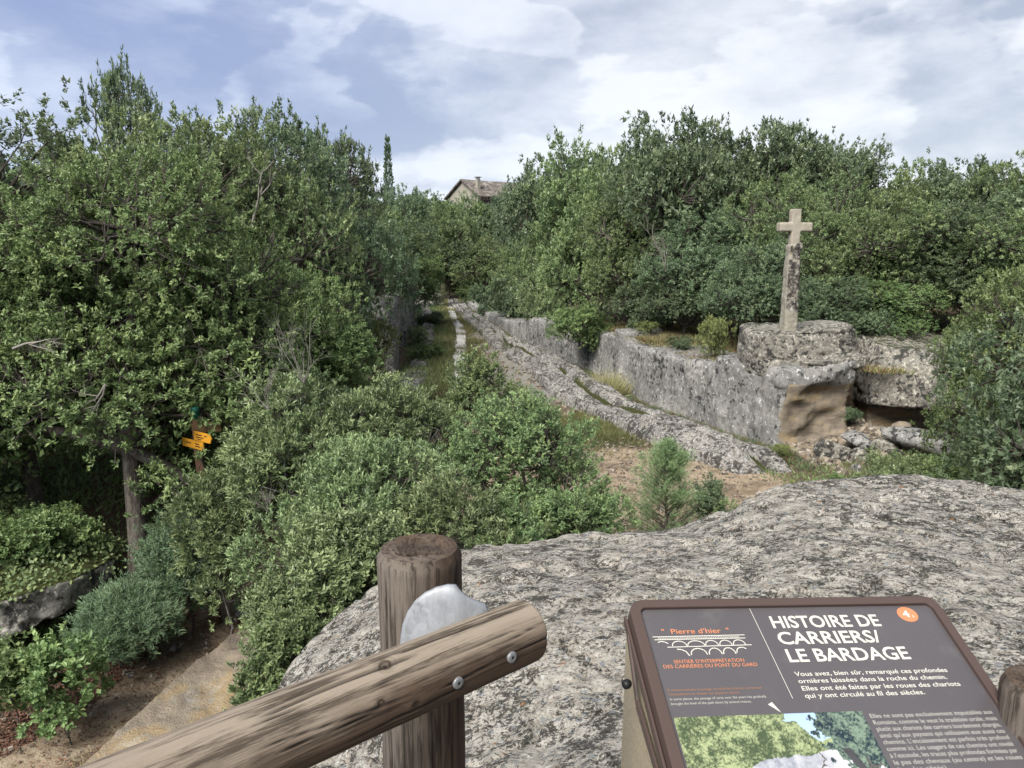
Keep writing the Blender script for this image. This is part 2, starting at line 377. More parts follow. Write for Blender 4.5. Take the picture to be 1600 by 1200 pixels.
# ------------------------------------------------------------------ terrain
RW = np.array([(6.06, 16.8), (3.9, 22.6), (3.04, 27.3), (.88, 34.4), (-1.6, 48), (-4.0, 62), (-6.5, 75)])
LW = np.array([(-4.2, 27.6), (-5.6, 44), (-7.9, 62), (-10.2, 75)])
def xR(y): return np.interp(y, RW[:, 1], RW[:, 0])
LB = np.array([(-8.0, -20), (-7.6, 3), (-6.4, 6), (-5.6, 8), (-5.1, 10), (-5.6, 13), (-6.6, 18), (-7.5, 24), (-5.2, 27.8), (-6.6, 44), (-8.9, 62), (-11.2, 75), (-60, 160)])
def xL(y): return np.interp(y, LB[:, 1], LB[:, 0])
def topR(y): return np.interp(y, [16, 22, 24, 34, 37, 40, 48, 75], [1.75, 1.5, 1.75, 1.45, 1.25, .6, .45, .3])
def zg(x, y, detail=True):
    x = np.atleast_1d(np.asarray(x, float)); y = np.atleast_1d(np.asarray(y, float))
    z = np.zeros_like(x)
    # left bank and plateau
    dl = xL(y) - x
    hl = np.interp(y, [0, 8, 14, 22, 30, 60, 90], [1.3, 1.3, 1.6, 2.0, 2.7, 2.9, 3.5])
    z += sm(dl, 0, 1.5) * hl * .62 + sm(dl, 1.2, 6) * hl * .38
    # right plateau behind the cut wall
    dr = x - xR(y) - .7
    fr = np.where(x > 6.0, y - (18.9 + np.clip(x - 8, 0, 50) * -.10), y - 16.8 + (x - 6) * .2)
    k = sm(dr, 0, .5) * sm(fr, .3, 1.0)
    z += k * (topR(y) - .1 + .9 * sm(dr, 1.5, 9) + 1.0 * sm(dr, 8, 30))
    # rise to the right, south of the boulders
    z += (1 - k) * sm(x, 9.5, 16) * 1.6 * sm(y, 3, 14)
    # rising ground far away and the hill of the house
    far = sm(y, 68, 96)
    z = z * (1 - far) + far * (4.6 + 1.0 * sm(x, -30, 40)) + sm(y, 96, 400) * 2
    if detail:
        p = xy0(x, y)
        z += fbm(p, .5, 4, 3) * .10 + fbm(p, 3.0, 3, 9) * .025
    return z
def zg1(x, y): return float(zg(x, y)[0])

def build_ground():
    na, nr = 310, 350
    th = np.radians(np.linspace(-52, 52, na)); r = np.exp(np.linspace(np.log(2.0), np.log(90), nr))
    r = np.concatenate([[0.4, 1.2], r, [120, 180, 300, 600, 1500, 3000]]); nr = len(r)
    T, R = np.meshgrid(th, r, indexing='ij'); x = (R * np.sin(T)).ravel(); y = (R * np.cos(T)).ravel() - 1.0
    z = zg(x, y)
    def pl(poly, q): return np.interp(q, [p[1] for p in poly], [p[0] for p in poly])
    # masks
    sand = sm(np.hypot((x - 2.8) / 3.0, (y - 13.6) / 3.6), 1.25, .7)
    sand = np.maximum(sand, sm(np.hypot((x + .5) / 3.0, (y - 14.5) / 6), 1.2, .7) * .8)
    pc = np.interp(y, [4, 7, 9, 11, 14], [-5.6, -4.2, -3.9, -3.5, -2.2])
    path = sm(np.abs(x - pc), .9, .35) * sm(y, 14, 11)
    sand = np.maximum(sand, path * .60)
    lane = sm(y, 20, 24) * sm(np.abs((x - (xR(y) - 3.2))), 3.0, 1.5)
    green = np.maximum(lane * .36, sm(xL(y) - x, .5, 2) * .38 + sm(x - xR(y), 0, 1.5) * .5 * sm(y, 17, 18.5))
    green = np.maximum(green, sm(np.hypot((x - 2.2) / 1.6, (y - 18.2) / 1.6), 1.2, .6) * .9)
    green = np.maximum(green, sm(y, 60, 80))
    stone = lane * .72
    z -= path * .08
    v = np.stack([x, y, z], 1)
    me = quads('ground', v, grid_faces(na, nr), [M['ground']], True, dict(sand=sand, green=green, stone=stone))
    me.flip_normals() if me.polygons[5000].normal.z < 0 else None
    structure(obj('ground', me))
    # the same ground going on behind the viewpoint
    xs = np.linspace(-60, 60, 61); ys = np.linspace(-60, .0, 30); X, Y = np.meshgrid(xs, ys, indexing='ij')
    v = np.stack([X.ravel(), Y.ravel(), zg(X.ravel(), Y.ravel()) - .05], 1); z0 = np.zeros(len(v))
    me = quads('ground', v, grid_faces(61, 30), [M['ground']], True, dict(sand=z0, green=z0 + .6, stone=z0))
    structure(obj('ground', me))
build_ground()

# ------------------------------------------------------------------ rocks
def z_of(py, Y): return float(at_y(800, py, Y)[2])
def rock_disp(amp, s, strat=0.0, seed=0, fine=.01):
    def d(co, no):
        n = fbm(co, s, 4, seed) * amp + fbm(co, s * 5, 3, seed + 5) * amp * .28 + fbm(co, 9, 3, seed + 9) * fine
        if strat:
            q = co * np.array([.25, .25, 1.0])
            lay = np.abs(fbm(q, 3.2, 2, seed + 20)); n = n - sm(lay, .10, .0) * strat
        return no * n[:, None]
    return d

def build_right_wall():
    pieces = []
    for i in range(len(RW) - 2):
        (x0, y0), (x1, y1) = RW[i], RW[i + 1]
        nseg = 3 if i == 0 else 2
        for k in range(nseg):
            a, b = k / nseg, (k + 1) / nseg + .03
            ya, yb = y0 + (y1 - y0) * a, y0 + (y1 - y0) * b; xa, xb = x0 + (x1 - x0) * a, x0 + (x1 - x0) * b
            ja = random.uniform(-.07, .07); off = random.uniform(-.04, .05)
            za, zb = topR(ya) + ja, topR(yb) + ja
            th = 1.5
            pts = []
            for (x, y, zt) in ((xa, ya, za), (xb, yb, zb)):
                pts += [(x + off - .03, y, -.5), (x + off + .05, y, zt - .06), (x + off + .14, y, zt), (x + th + .4, y + .5, zt + .05), (x + th + .4, y + .5, -.5)]
            pieces.append(pts)
    # broken step where the wall drops by the dry grass
    pieces.append([(3.42, 24.3, -.4), (3.5, 25.6, -.4), (3.50, 24.4, 1.84), (3.42, 25.5, 1.9), (3.9, 24.1, 1.95), (4.8, 24.4, 1.8), (5.2, 25.6, 1.9), (4.6, 24.1, -.4), (5.0, 25.6, -.4)])
    pieces.append([(3.75, 23.3, -.4), (3.85, 23.2, 1.2), (3.65, 24.2, 1.45), (3.5, 24.4, -.4), (4.8, 23.2, 1.3), (4.8, 24.4, 1.6), (4.8, 23.2, -.4), (4.8, 24.4, -.4)])
    # corner mass, its south face slants back and is undercut: the hollow under the cross
    pieces.append([(6.04, 16.78, -.5), (6.1, 16.95, 1.7), (7.0, 18.0, -.5), (7.3, 18.4, 1.7), (8.6, 19.6, -.5), (8.6, 19.5, 1.7), (5.2, 19.2, -.5), (5.2, 19.2, 1.85), (8.4, 21.5, -.5), (8.4, 21.5, 2.0)])
    pieces.append([(6.12, 16.82, .5), (6.6, 17.3, .5), (6.12, 16.86, 1.5), (7.6, 17.9, 1.55), (6.9, 18.2, .6), (6.2, 18.5, .5), (6.2, 18.5, 1.5)])
    # overhanging brow
    pieces.append([(6.0, 16.75, 1.5), (6.7, 16.85, 1.45), (7.6, 17.25, 1.55), (8.25, 17.9, 1.65), (8.5, 19.8, 1.6), (5.8, 18.6, 1.5),
                   (5.92, 17.3, 1.72), (6.06, 16.92, 1.84), (7.9, 17.25, 2.0), (8.4, 18.0, 2.05), (8.5, 19.9, 2.0), (5.8, 18.8, 1.85)])
    def extra(co, no):
        base = rock_disp(.10, .9, .0, 11, .014)(co, no)
        # shelly weathering of the hollow
        cav = sm(co[:, 0], 6.1, 6.5) * sm(co[:, 2], 1.65, 1.3) * sm(co[:, 1], 20, 19.4)
        q = co * np.array([.5, .5, 1.6]); n = ridged(q, 1.9, 3, 40) * .14
        # tool-dressed face: shallow slanting grooves
        face = sm(co[:, 0] - xR(co[:, 1]), .35, .1) * (1 - cav)
        gr = np.sin((co[:, 1] * 1.0 + co[:, 2] * .8) * 26 + fbm(co, 1.5, 2, 3) * 5) * .006
        hol = sm(co[:, 0] + .12 * n, 6.15, 7.1) * sm(co[:, 2], 1.62, 1.25) * sm(co[:, 2], -.4, .5) * sm(co[:, 0], 9.5, 8.3)
        return base + no * ((cav * n + face * gr)[:, None]) + np.stack([-hol * .05, hol * .26, hol * 0], 1)
    def attrs(co, no):
        oc = sm(co[:, 0] + .28 * fbm(co, 2.5, 3, 4), 6.02, 6.30) * sm(co[:, 2] + .12 * fbm(co, 2, 2, 8), 1.56, 1.38) * sm(co[:, 1], 20, 19.5)
        up = sm(no[:, 2], .6, .9)
        far = sm(co[:, 1], 19, 26)
        return dict(ochre=oc, moss=up * .35 * far + .10 * up + sm(co[:, 2], .35, .0) * .35)
    me = remesh('cut_rock_wall', pieces, .068, extra, M['rock_wall'], attrs)
    o = obj('cut_rock_wall', me)
    tag(o, 'long grey cut limestone wall with an ochre hollow at its corner, right of the lane', 'rock wall')
build_right_wall()

def build_pedestal():
    p = [[(5.86, 17.40, 1.6), (5.57, 18.25, 1.6), (8.05, 17.5, 1.9), (8.35, 18.1, 1.9), (8.3, 19.6, 1.8), (5.7, 19.2, 1.8),
          (5.86, 17.46, 2.52), (5.60, 18.15, 2.54), (6.02, 17.46, 2.62), (5.68, 18.3, 2.64), (7.85, 17.58, 2.74), (8.18, 18.05, 2.78), (8.2, 19.4, 2.76), (5.75, 19.1, 2.68)],
         [(6.6, 17.05, 1.75), (8.15, 17.3, 1.85), (6.7, 17.0, 2.0), (8.2, 17.3, 2.12), (8.4, 18.6, 1.85), (8.3, 18.6, 2.15), (6.5, 18.6, 1.8), (6.5, 18.6, 2.1)]]
    me = remesh('cross_base_rock', p, .04, rock_disp(.06, 1.3, .05, 71, .016), M['rock_block'],
                lambda co, no: dict(ochre=np.zeros(len(co)), moss=sm(no[:, 2], .7, .95) * .42))
    tag(obj('rock_block', me), 'big squared lichen-blotched rock block carrying the stone cross', 'rock')
build_pedestal()

def build_boulder():
    p = [[(8.75, 18.3, .75), (8.85, 18.2, 1.7), (9.05, 18.5, 2.25), (10.4, 17.6, 2.0), (11.6, 17.6, 1.7), (11.9, 18, .9), (9.4, 17.7, .8), (10.9, 17.4, .75), (9.0, 21, 2.5), (12, 21, 2.2), (9, 21, .5), (12, 21, .5)],
         [(9.0, 18.7, -.3), (11.8, 18.6, -.3), (9.0, 18.8, .9), (11.8, 18.7, .9), (9, 21, -.3), (12, 21, -.3), (12, 21, .9)],
         [(8.1, 19.9, -.4), (9.2, 19.9, -.4), (8.1, 20.0, 1.9), (9.2, 20, 1.9), (8.1, 22, -.4), (9.2, 22, 1.9), (9.2, 22, -.4)]]
    me = remesh('overhanging_boulder', p, .06, rock_disp(.13, .8, .05, 91, .016), M['rock_block'],
                lambda co, no: dict(ochre=sm(co[:, 2], .75, .5) * .9, moss=sm(no[:, 2], .6, .9) * .5))
    tag(obj('boulder', me), 'large rounded overhanging boulder right of the cross, under the green bushes', 'boulder')
build_boulder()

def build_left_wall():
    pieces = [[(-4.25, 27.5, -.5), (-4.2, 27.6, 2.6), (-4.4, 27.7, 2.95), (-6.2, 26.6, 2.8), (-7.5, 26.4, 2.2), (-7.4, 26.3, -.5), (-5.7, 36, -.5), (-5.0, 35, 2.7), (-5.1, 35, 2.9), (-8, 35, 2.9), (-8, 35, -.5)],
              [(-4.95, 35, -.5), (-4.9, 35, 2.5), (-5.65, 44, -.5), (-5.6, 44, 2.5), (-8, 35, 2.6), (-8, 44, 2.6), (-8, 35, -.5), (-8, 44, -.5)],
              [(-5.7, 44, -.5), (-5.65, 44, 2.1), (-7.9, 60, -.5), (-7.9, 60, 1.9), (-9.5, 44, 2.2), (-10, 60, 2.2), (-9.5, 44, -.5), (-10, 60, -.5)],
              [(-4.4, 27.1, 2.0), (-5.0, 26.9, 2.0), (-4.4, 27.2, 2.75), (-6.3, 26.3, 2.9), (-6.3, 26.3, 1.9), (-4.8, 29, 2.9), (-6.4, 29, 3.1), (-4.6, 29, 2.0)]]
    me = remesh('left_cut_wall', pieces, .11, rock_disp(.13, .8, .04, 131, .02), M['rock_wall'],
                lambda co, no: dict(ochre=np.zeros(len(co)), moss=sm(no[:, 2], .6, .9) * .55))
    tag(obj('cut_rock_wall', me), 'shorter vertical cut rock wall on the left side of the lane', 'rock wall')
build_left_wall()

def build_ledge():
    """the rutted rock shelf running along the foot of the right wall"""
    ns, nt = 760, 58
    y = 14.9 + (62 - 14.9) * np.linspace(0, 1, ns) ** 1.35
    t = np.linspace(0, 1, nt)
    wid = np.interp(y, [14.9, 18, 24, 34, 62], [1.3, 1.9, 1.9, 1.25, .8])
    slope = np.gradient(xR(y), y)
    Yg, Tg = np.meshgrid(y, t, indexing='ij')
    Wd = wid[:, None] * np.ones_like(Tg)
    off = np.interp(Yg, [15, 26, 40], [.80, .7, .45]) + Tg * Wd                     # distance west of the wall
    Xg = np.where(Yg < 16.8, 6.06 + (16.8 - Yg) * .372, xR(Yg)) - off
    x = Xg.ravel(); yy = Yg.ravel(); tt = Tg.ravel(); p = xy0(x, yy)
    # cross section: two humps, deep rut between, broken outer edge; stretched rock grain along the lane
    along = np.stack([off.ravel() * 1.0, yy * .22, np.zeros_like(x)], 1)
    prof = (.17 + .07 * sm(tt, .45, .40) + .05 * sm(tt, .78, .74)) * sm(tt, 0, .05) * sm(tt, 1.0, .95) + .10 * sm(fbm(along, .9, 2, 31), -.1, .1) * sm(tt, 1, .93)
    rut = .22 * np.exp(-((tt - .42 - .03 * np.sin(yy * .6)) / .055) ** 2) + .12 * np.exp(-((tt - .74 + .02 * np.sin(yy * .9)) / .04) ** 2)
    z = prof - rut * (.7 + .5 * fbm(p, .5, 2, 5)) + fbm(along, 2.2, 4, 61) * .20 + ridged(p, 1.6, 3, 66) * .07 + fbm(p, 9, 3, 67) * .035 - sm(np.abs(fbm(along, 1.3, 3, 68)), .06, .0) * .14
    z = z * sm(tt, 0, .03) * sm(tt, 1.0, .96) * sm(yy, 14.9, 15.8) + zg(x, yy) - .03 - .1 * (1 - sm(tt, 0, .03) * sm(tt, 1.0, .96))
    me = quads('rutted_ledge', np.stack([x, yy, z], 1), grid_faces(ns, nt), [M['rock_ledge']], True,
               dict(ochre=np.zeros(len(x)), moss=.16 + .62 * sm(rut, .09, .2) * sm(fbm(p, .6, 3, 91), -.35, .1) + sm(fbm(along, 1.5, 3, 12), .1, .5) * .4 * sm(yy, 18, 30)))
    me.flip_normals() if me.polygons[500].normal.z < 0 else None
    tag(obj('rock_ledge', me), 'low rutted rock shelf running along the foot of the right wall', 'rock ledge')
    # the low broken ledge left of the lane
    ns, nt = 300, 30
    y = np.linspace(22, 58, ns); Yg, Tg = np.meshgrid(y, np.linspace(0, 1, nt), indexing='ij')
    xl = np.interp(Yg, LW[:, 1], LW[:, 0]); Xg = xl + .35 + Tg * .95
    x = Xg.ravel(); yy = Yg.ravel(); tt = Tg.ravel(); p = xy0(x, yy)
    e = sm(tt + .25 * fbm(p, .7, 3, 85), 0, .12) * sm(tt + .35 * fbm(p, .5, 3, 86), .95, .75)
    z = zg(x, yy) - .06 + e * (.22 + fbm(p, 1.2, 4, 88) * .30 + fbm(p, 7, 3, 80) * .03) * sm(yy, 22, 24)
    me = quads('left_ledge', np.stack([x, yy, z], 1), grid_faces(ns, nt), [M['rock_ledge']], True, dict(ochre=np.zeros(len(x)), moss=np.full(len(x), .33)))
    me.flip_normals() if me.polygons[500].normal.z < 0 else None
    tag(obj('rock_ledge', me), 'narrow mossy rock ledge along the foot of the left wall', 'rock ledge')
build_ledge()

def build_slabs():
    root = thing('stone_path', 'narrow strip of pale paving slabs down the middle of the lane', 'path', (-2.2, 31.4, 0))
    pts = np.array([(-1.35, 19.5), (-1.45, 21.3), (-2.19, 31.4), (-2.55, 38), (-3.0, 43), (-3.9, 50), (-4.6, 57), (-5.05, 65)])
    y = 19.6; k = 0
    while y < 64:
        ln = random.uniform(.75, 1.7) * (1 + (y - 20) * .006)
        ym = y + ln / 2; xm = np.interp(ym, pts[:, 1], pts[:, 0]); ang = math.atan2(np.interp(ym + .3, pts[:, 1], pts[:, 0]) - xm, .3)
        w = .45 + random.uniform(-.09, .06); xm += random.uniform(-.04, .04); h = .10
        bm = bmesh.new(); j = lambda s=.02: random.uniform(-s, s)
        top = [(-w / 2 + j(), -ln / 2 + .02), (w / 2 + j(), -ln / 2 + .02), (w / 2 + j(), 0), (w / 2 + j(), ln / 2 - .02), (-w / 2 + j(), ln / 2 - .02), (-w / 2 + j(), 0)]
        tv = [bm.verts.new((a * .96, b * .985, h + j(.006))) for a, b in top]; mv = [bm.verts.new((a, b, h - .02)) for a, b in top]; bv = [bm.verts.new((a, b, -.12)) for a, b in top]
        bm.faces.new(tv)
        for i in range(6):
            bm.faces.new((mv[i], mv[(i + 1) % 6], tv[(i + 1) % 6], tv[i])); bm.faces.new((bv[i], bv[(i + 1) % 6], mv[(i + 1) % 6], mv[i]))
        o = obj('stone_slab', bm_mesh('stone_slab', bm, M['slab']), root)
        o.location = Vector((xm, ym, zg1(xm, ym) + (.06 if k % 7 == 0 else 0) - .02)) - root.location
        o.rotation_euler = (random.uniform(-.01, .01), random.uniform(-.02, .02), -ang)
        y += ln + (random.uniform(.25, .6) if random.random() < .05 else random.uniform(.0, .05)); k += 1
build_slabs()

def build_view_rock():
    edge_px = [(380, 1270, 2.1), (400, 1130, 2.2), (430, 1075, 2.3), (460, 1028, 2.38), (500, 985, 2.45), (545, 945, 2.55), (595, 912, 2.62), (660, 880, 2.68), (725, 864, 2.7),
               (790, 856, 2.7), (860, 848, 2.7), (960, 835, 2.72), (1060, 825, 2.75), (1130, 800, 2.83), (1180, 774, 2.9), (1230, 758, 2.95), (1300, 750, 2.96), (1360, 748, 2.96), (1440, 746, 2.96),
               (1520, 760, 2.95), (1600, 768, 2.93), (1750, 790, 2.9), (1950, 830, 2.85)]
    P = [tuple(at_z(a, b, z)) for a, b, z in edge_px]
    P += [(6.2, 3.0, 2.8), (6.0, .5, 2.8), (4.0, -2.0, 2.9), (0.5, -2.6, 2.9), (-1.6, -1.5, 2.6), (-1.7, .6, 2.2)]
    P = np.array(P); c = np.array([1.3, 2.0])
    ang = np.arctan2(P[:, 1] - c[1], P[:, 0] - c[0]); o = np.argsort(ang); P = P[o]; ang = ang[o]
    rad = np.hypot(P[:, 0] - c[0], P[:, 1] - c[1])
    na = 580; a = np.linspace(-math.pi, math.pi, na, endpoint=False)
    R = np.interp(a, ang, rad, period=2 * math.pi); Z = np.interp(a, ang, P[:, 2], period=2 * math.pi)
    ker = np.exp(-np.linspace(-2, 2, 9) ** 2); ker /= ker.sum()
    R = np.convolve(np.concatenate([R[-4:], R, R[:4]]), ker, 'valid'); Z = np.convolve(np.concatenate([Z[-4:], Z, Z[:4]]), ker, 'valid')
    t = np.concatenate([np.linspace(0.002, 1, 150) ** .8, np.linspace(1.0, 2.0, 40)[1:]])
    A2, T = np.meshgrid(a, t, indexing='ij'); Rg = R[:, None]; Zg = Z[:, None]
    tt = np.clip(T, 0, 1); s = np.clip(T - 1, 0, 1)
    rr = Rg * tt + .22 * np.sin(np.clip(s * 3, 0, 1) * math.pi / 2) - .30 * sm(s, .4, 1)
    x = c[0] + rr * np.cos(A2); y = c[1] + rr * np.sin(A2)
    dome = 2.99 * (1 - tt ** 2.2) + Zg * tt ** 2.2 + .015
    z = dome - (Zg - .02) * (sm(s, -.0, 1) * .4 + s * .6)
    co = np.stack([x.ravel(), y.ravel(), z.ravel()], 1)
    # approximate normals: up on the top, outward on the flank
    nn = np.stack([(np.cos(A2) * sm(T, .97, 1.25)).ravel(), (np.sin(A2) * sm(T, .97, 1.25)).ravel(), sm(T, 1.4, 1.0).ravel() + .05], 1); nn /= np.linalg.norm(nn, axis=1)[:, None]
    q = co * np.array([1, 1.0, 1])
    strat = co @ np.array([[1.0, 0, 0], [0, 1, 0], [0, 0, 1]]); rot = np.stack([co[:, 0] * .85 - co[:, 1] * .5, (co[:, 0] * .5 + co[:, 1] * .85) * 2.6, co[:, 2] * 2.6], 1)
    d = fbm(co, .9, 4, 200) * .07 + fbm(co, 5, 4, 201) * .021 + fbm(rot, 6, 3, 203) * .013 + fbm(co, 12, 3, 204) * .008 - sm(np.abs(fbm(rot, .45, 4, 211)), .018, .0) * .045 + fbm(co, 26, 2, 205) * .0045 - sm(np.abs(fbm(rot, .7, 3, 207)), .035, .0) * .03
    pit = sm(fbm(co, 14, 2, 209), .25, .5) * .018 + sm(fbm(co, 4, 2, 219), .35, .55) * .03
    co = co + nn * (d - pit)[:, None]
    nt = len(t)
    me = quads('viewing_rock', co, grid_faces(na, nt, True), [M['rock_view']], True, dict(ochre=np.zeros(len(co)), moss=np.zeros(len(co))))
    me.flip_normals() if me.polygons[100].normal.z < 0 else None
    tag(obj('viewing_rock', me), 'broad lichen-speckled grey rock outcrop in the foreground under the fence and panel', 'rock')
build_view_rock()

def small_rock(name, label, loc, size, seed, mat, rz=0, cat='stone', group=None, voxel=None, flat=.6):
    r = random.Random(seed); pts = []
    for k in range(16):
        d = Vector((r.gauss(0, 1), r.gauss(0, 1), r.gauss(0, 1))).normalized()
        pts.append((d.x * size[0] / 2 * r.uniform(.8, 1), d.y * size[1] / 2 * r.uniform(.8, 1), d.z * size[2] / 2 * r.uniform(.8, 1)))
    v = voxel or max(size) / 26
    s = 1.2 / max(size)
    me = remesh(name, [pts], v, lambda co, no: no * ((fbm(co + seed, s * 1.5, 3, seed) * max(size) * .05)[:, None]), mat,
                lambda co, no: dict(ochre=np.full(len(co), 1.0 if mat is M['rock_mossy'] and seed % 3 == 0 else 0.0), moss=sm(no[:, 2], .7, 1) * .25))
    o = obj(name, me, None, loc, (0, 0, rz)); tag(o, label, cat, group); return o
def px_rock(px, py, Y, w, d, h, seed, label, mat='rock_block', tilt=(0, 0), cat='boulder', name='boulder'):
    p = at_y(px, py, Y); o = small_rock(name, label, p, (w, d, h), seed, M[mat], seed * .7, cat)
    o.rotation_euler = (tilt[0], tilt[1], seed * .7); return o
px_rock(1338, 686, 16.3, 1.15, .8, .34, 3, 'flat pale slab lying on top of the fallen rocks below the hollow', 'rock_wall', (.15, -.2))
px_rock(1300, 706, 16.0, .95, .7, .78, 4, 'rounded dark grey boulder in front of the rubble, left of the dark gap')
px_rock(1344, 716, 15.9, .78, .6, .6, 5, 'grey boulder right of the dark gap, under the pale flat slab')
px_rock(1390, 696, 16.6, 1.0, .8, .6, 7, 'tilted grey boulder between the pale slab and the grey rock shelf')
px_rock(1450, 690, 16.2, 2.6, 1.6, .7, 8, 'wide low grey rock shelf beneath the overhanging boulder', 'rock_wall')
px_rock(1410, 668, 17.4, 1.0, .6, .3, 6, 'ochre slab leaning under the overhanging boulder', 'rock_mossy')
px_rock(1275, 722, 15.9, .38, .34, .26, 11, 'small brownish block at the foot of the rubble pile', 'rock_wall')
px_rock(1248, 728, 15.7, .34, .3, .2, 12, 'small ochre block left of the rubble pile', 'rock_mossy')
px_rock(1322, 742, 15.4, .7, .4, .3, 13, 'dark low rock in front of the fallen boulders')
px_rock(1338, 733, 15.2, .14, .3, .3, 14, 'narrow upright brown stone in front of the fallen boulders', 'rock_wall')

def mat_rubble():
    t = NT('rubble_stone'); v = t.voro(9, t.obj, out='Color'); q = t.N.new('ShaderNodeSeparateColor'); t.L.new(v, q.inputs[0])
    return t.done(t.ramp(q.outputs[0], ((0, (.10, .085, .07)), (.4, (.21, .175, .135)), (.7, (.31, .25, .18)), (1, (.42, .38, .32)))), .95)
def mound(x, y): return .42 * np.exp(-((x - 8.0) / 1.0) ** 2) * sm(y, 16.4, 18.6)
def build_rubble():
    vs, fs = [], []; r = random.Random(5); n = 0
    def add(x, y, z, s):
        nonlocal n
        pts = []
        for sx in (-1, 1):
            for sy in (-1, 1):
                for sz in (-1, 1): pts.append(Vector((sx * s * r.uniform(.6, 1.1), sy * s * r.uniform(.6, 1.1), sz * s * .7 * r.uniform(.6, 1.1))))
        e = Matrix.Rotation(r.uniform(0, 6), 3, 'Z') @ Matrix.Rotation(r.uniform(0, 1), 3, 'X')
        vs.extend([tuple(e @ p + Vector((x, y, z))) for p in pts])
        for f in ((0, 1, 3, 2), (4, 6, 7, 5), (0, 4, 5, 1), (2, 3, 7, 6), (0, 2, 6, 4), (1, 5, 7, 3)): fs.append([n + i for i in f])
        n += 8
    for k in range(1300):     # cone of debris in the hollow
        u = r.random(); x = 6.5 + u * 2.2 + r.gauss(0, .25); y = 16.2 + u * 1.5 + r.gauss(0, .45)
        h = float(mound(x, y)); add(x, y, zg1(x, y) + h - .02 + r.uniform(0, .05), r.uniform(.03, .08) if r.random() < .75 else r.uniform(.08, .16))
    me = quads('rubble', vs, fs, [M['rock_rubble']], False, dict(ochre=np.zeros(len(vs)), moss=np.zeros(len(vs))))
    o = obj('rubble', me); o['kind'] = 'stuff'; tag(o, 'loose ochre rubble spilling out of the hollow under the cross', 'rubble')
    # mound the rubble rests on
    g = 60; xs = np.linspace(5.9, 9.6, g); ys = np.linspace(15.6, 19.8, g); X, Y = np.meshgrid(xs, ys, indexing='ij'); x = X.ravel(); y = Y.ravel()
    z = zg(x, y) - .05 + mound(x, y) + fbm(xy0(x, y), 2.5, 3, 7) * .06
    me = quads('debris_mound', np.stack([x, y, z], 1), grid_faces(g, g), [M['ground']], True, dict(sand=np.full(len(x), .18), green=np.full(len(x), .25), stone=np.full(len(x), .1)))
    me.flip_normals() if me.polygons[500].normal.z < 0 else None
    structure(obj('ground', me))
    # pebbles on the sandy clearing and the lane
    vs.clear(); fs.clear(); n = 0
    for k in range(2600):
        x = r.gauss(2.4, 2.0); y = r.uniform(10.5, 18)
        add(x, y, zg1(x, y) + .005, r.uniform(.01, .035) if r.random() < .93 else r.uniform(.04, .07))
    for k in range(500):
        y = r.uniform(4.5, 13); x = float(np.interp(y, [4, 7, 9, 11, 14], [-5.6, -4.2, -3.9, -3.5, -2.2])) + r.gauss(0, .6)
        add(x, y, zg1(x, y) + .0, r.uniform(.006, .022))
    for k in range(900):
        y = r.uniform(19, 50); x = float(xR(y)) - r.uniform(1.6, 4.6)
        add(x, y, zg1(x, y) + .0, r.uniform(.03, .09))
    me = quads('pebbles', vs, fs, [M['rock_rubble']], False, dict(ochre=np.zeros(len(vs)), moss=np.zeros(len(vs))))
    o = obj('pebbles', me); o['kind'] = 'stuff'; tag(o, 'scattered pebbles on the sandy clearing and the path', 'pebbles')
M['rock_rubble'] = mat_rubble()
build_rubble()

IVY = []
def build_left_near_rocks():
    p = [[tuple(at_y(-120, 830, 8.8)), tuple(at_y(60, 815, 9.3)), tuple(at_y(188, 865, 9.0)), tuple(at_y(178, 905, 8.8)), tuple(at_y(110, 955, 8.2)), tuple(at_y(10, 1000, 7.7)), tuple(at_y(-110, 1010, 7.5)),
          tuple(at_y(0, 940, 7.7)), tuple(at_y(110, 905, 8.2)), (-9, 8.5, 0), (-6, 10.5, 0), (-9, 10.5, .8), (-8.5, 10.4, 1.6)]]
    me = remesh('mossy_rock', p, .035, rock_disp(.10, 1.4, .05, 301, .014), M['rock_mossy'],
                lambda co, no: dict(ochre=np.zeros(len(co)), moss=.15 + .65 * sm(no[:, 2] + fbm(co, 1.5, 3, 14) * .5, .25, .8)))
    tag(obj('boulder', me), 'mossy ivy-grown boulder beside the path at the left edge', 'boulder')
    n = len(me.vertices); co = np.empty(n * 3, np.float32); me.vertices.foreach_get('co', co); co = co.reshape(-1, 3).astype(float)
    no = np.empty(n * 3, np.float32); me.vertex_normals.foreach_get('vector', no); no = no.reshape(-1, 3).astype(float)
    m = (no[:, 2] > .35) & (fbm(co, 2.2, 3, 44) + .30 * (co[:, 1] - 8.2) > -.22); IVY.append((co[m], no[m]))
    a = [at_z(120, 1230, 0), at_z(205, 1150, 0), at_z(300, 1060, 0), at_z(405, 985, 0), at_z(440, 975, 0), at_z(520, 1060, 0), at_z(560, 1250, 0)]
    pts = [(q[0], q[1], .16) for q in a] + [(q[0] - .1, q[1], -.3) for q in a]
    me = remesh('pale_slab', [pts], .03, rock_disp(.07, 1.8, .0, 311, .012), M['rock_wall'],
                lambda co, no: dict(ochre=.80 + .42 * fbm(co, 1.6, 3, 15), moss=sm(fbm(co, 1.2, 3, 17), .0, .5) * .30))
    tag(obj('rock_slab', me), 'flat ochre rock slab with a pale rim between the path and the fence rail', 'rock')
build_left_near_rocks()
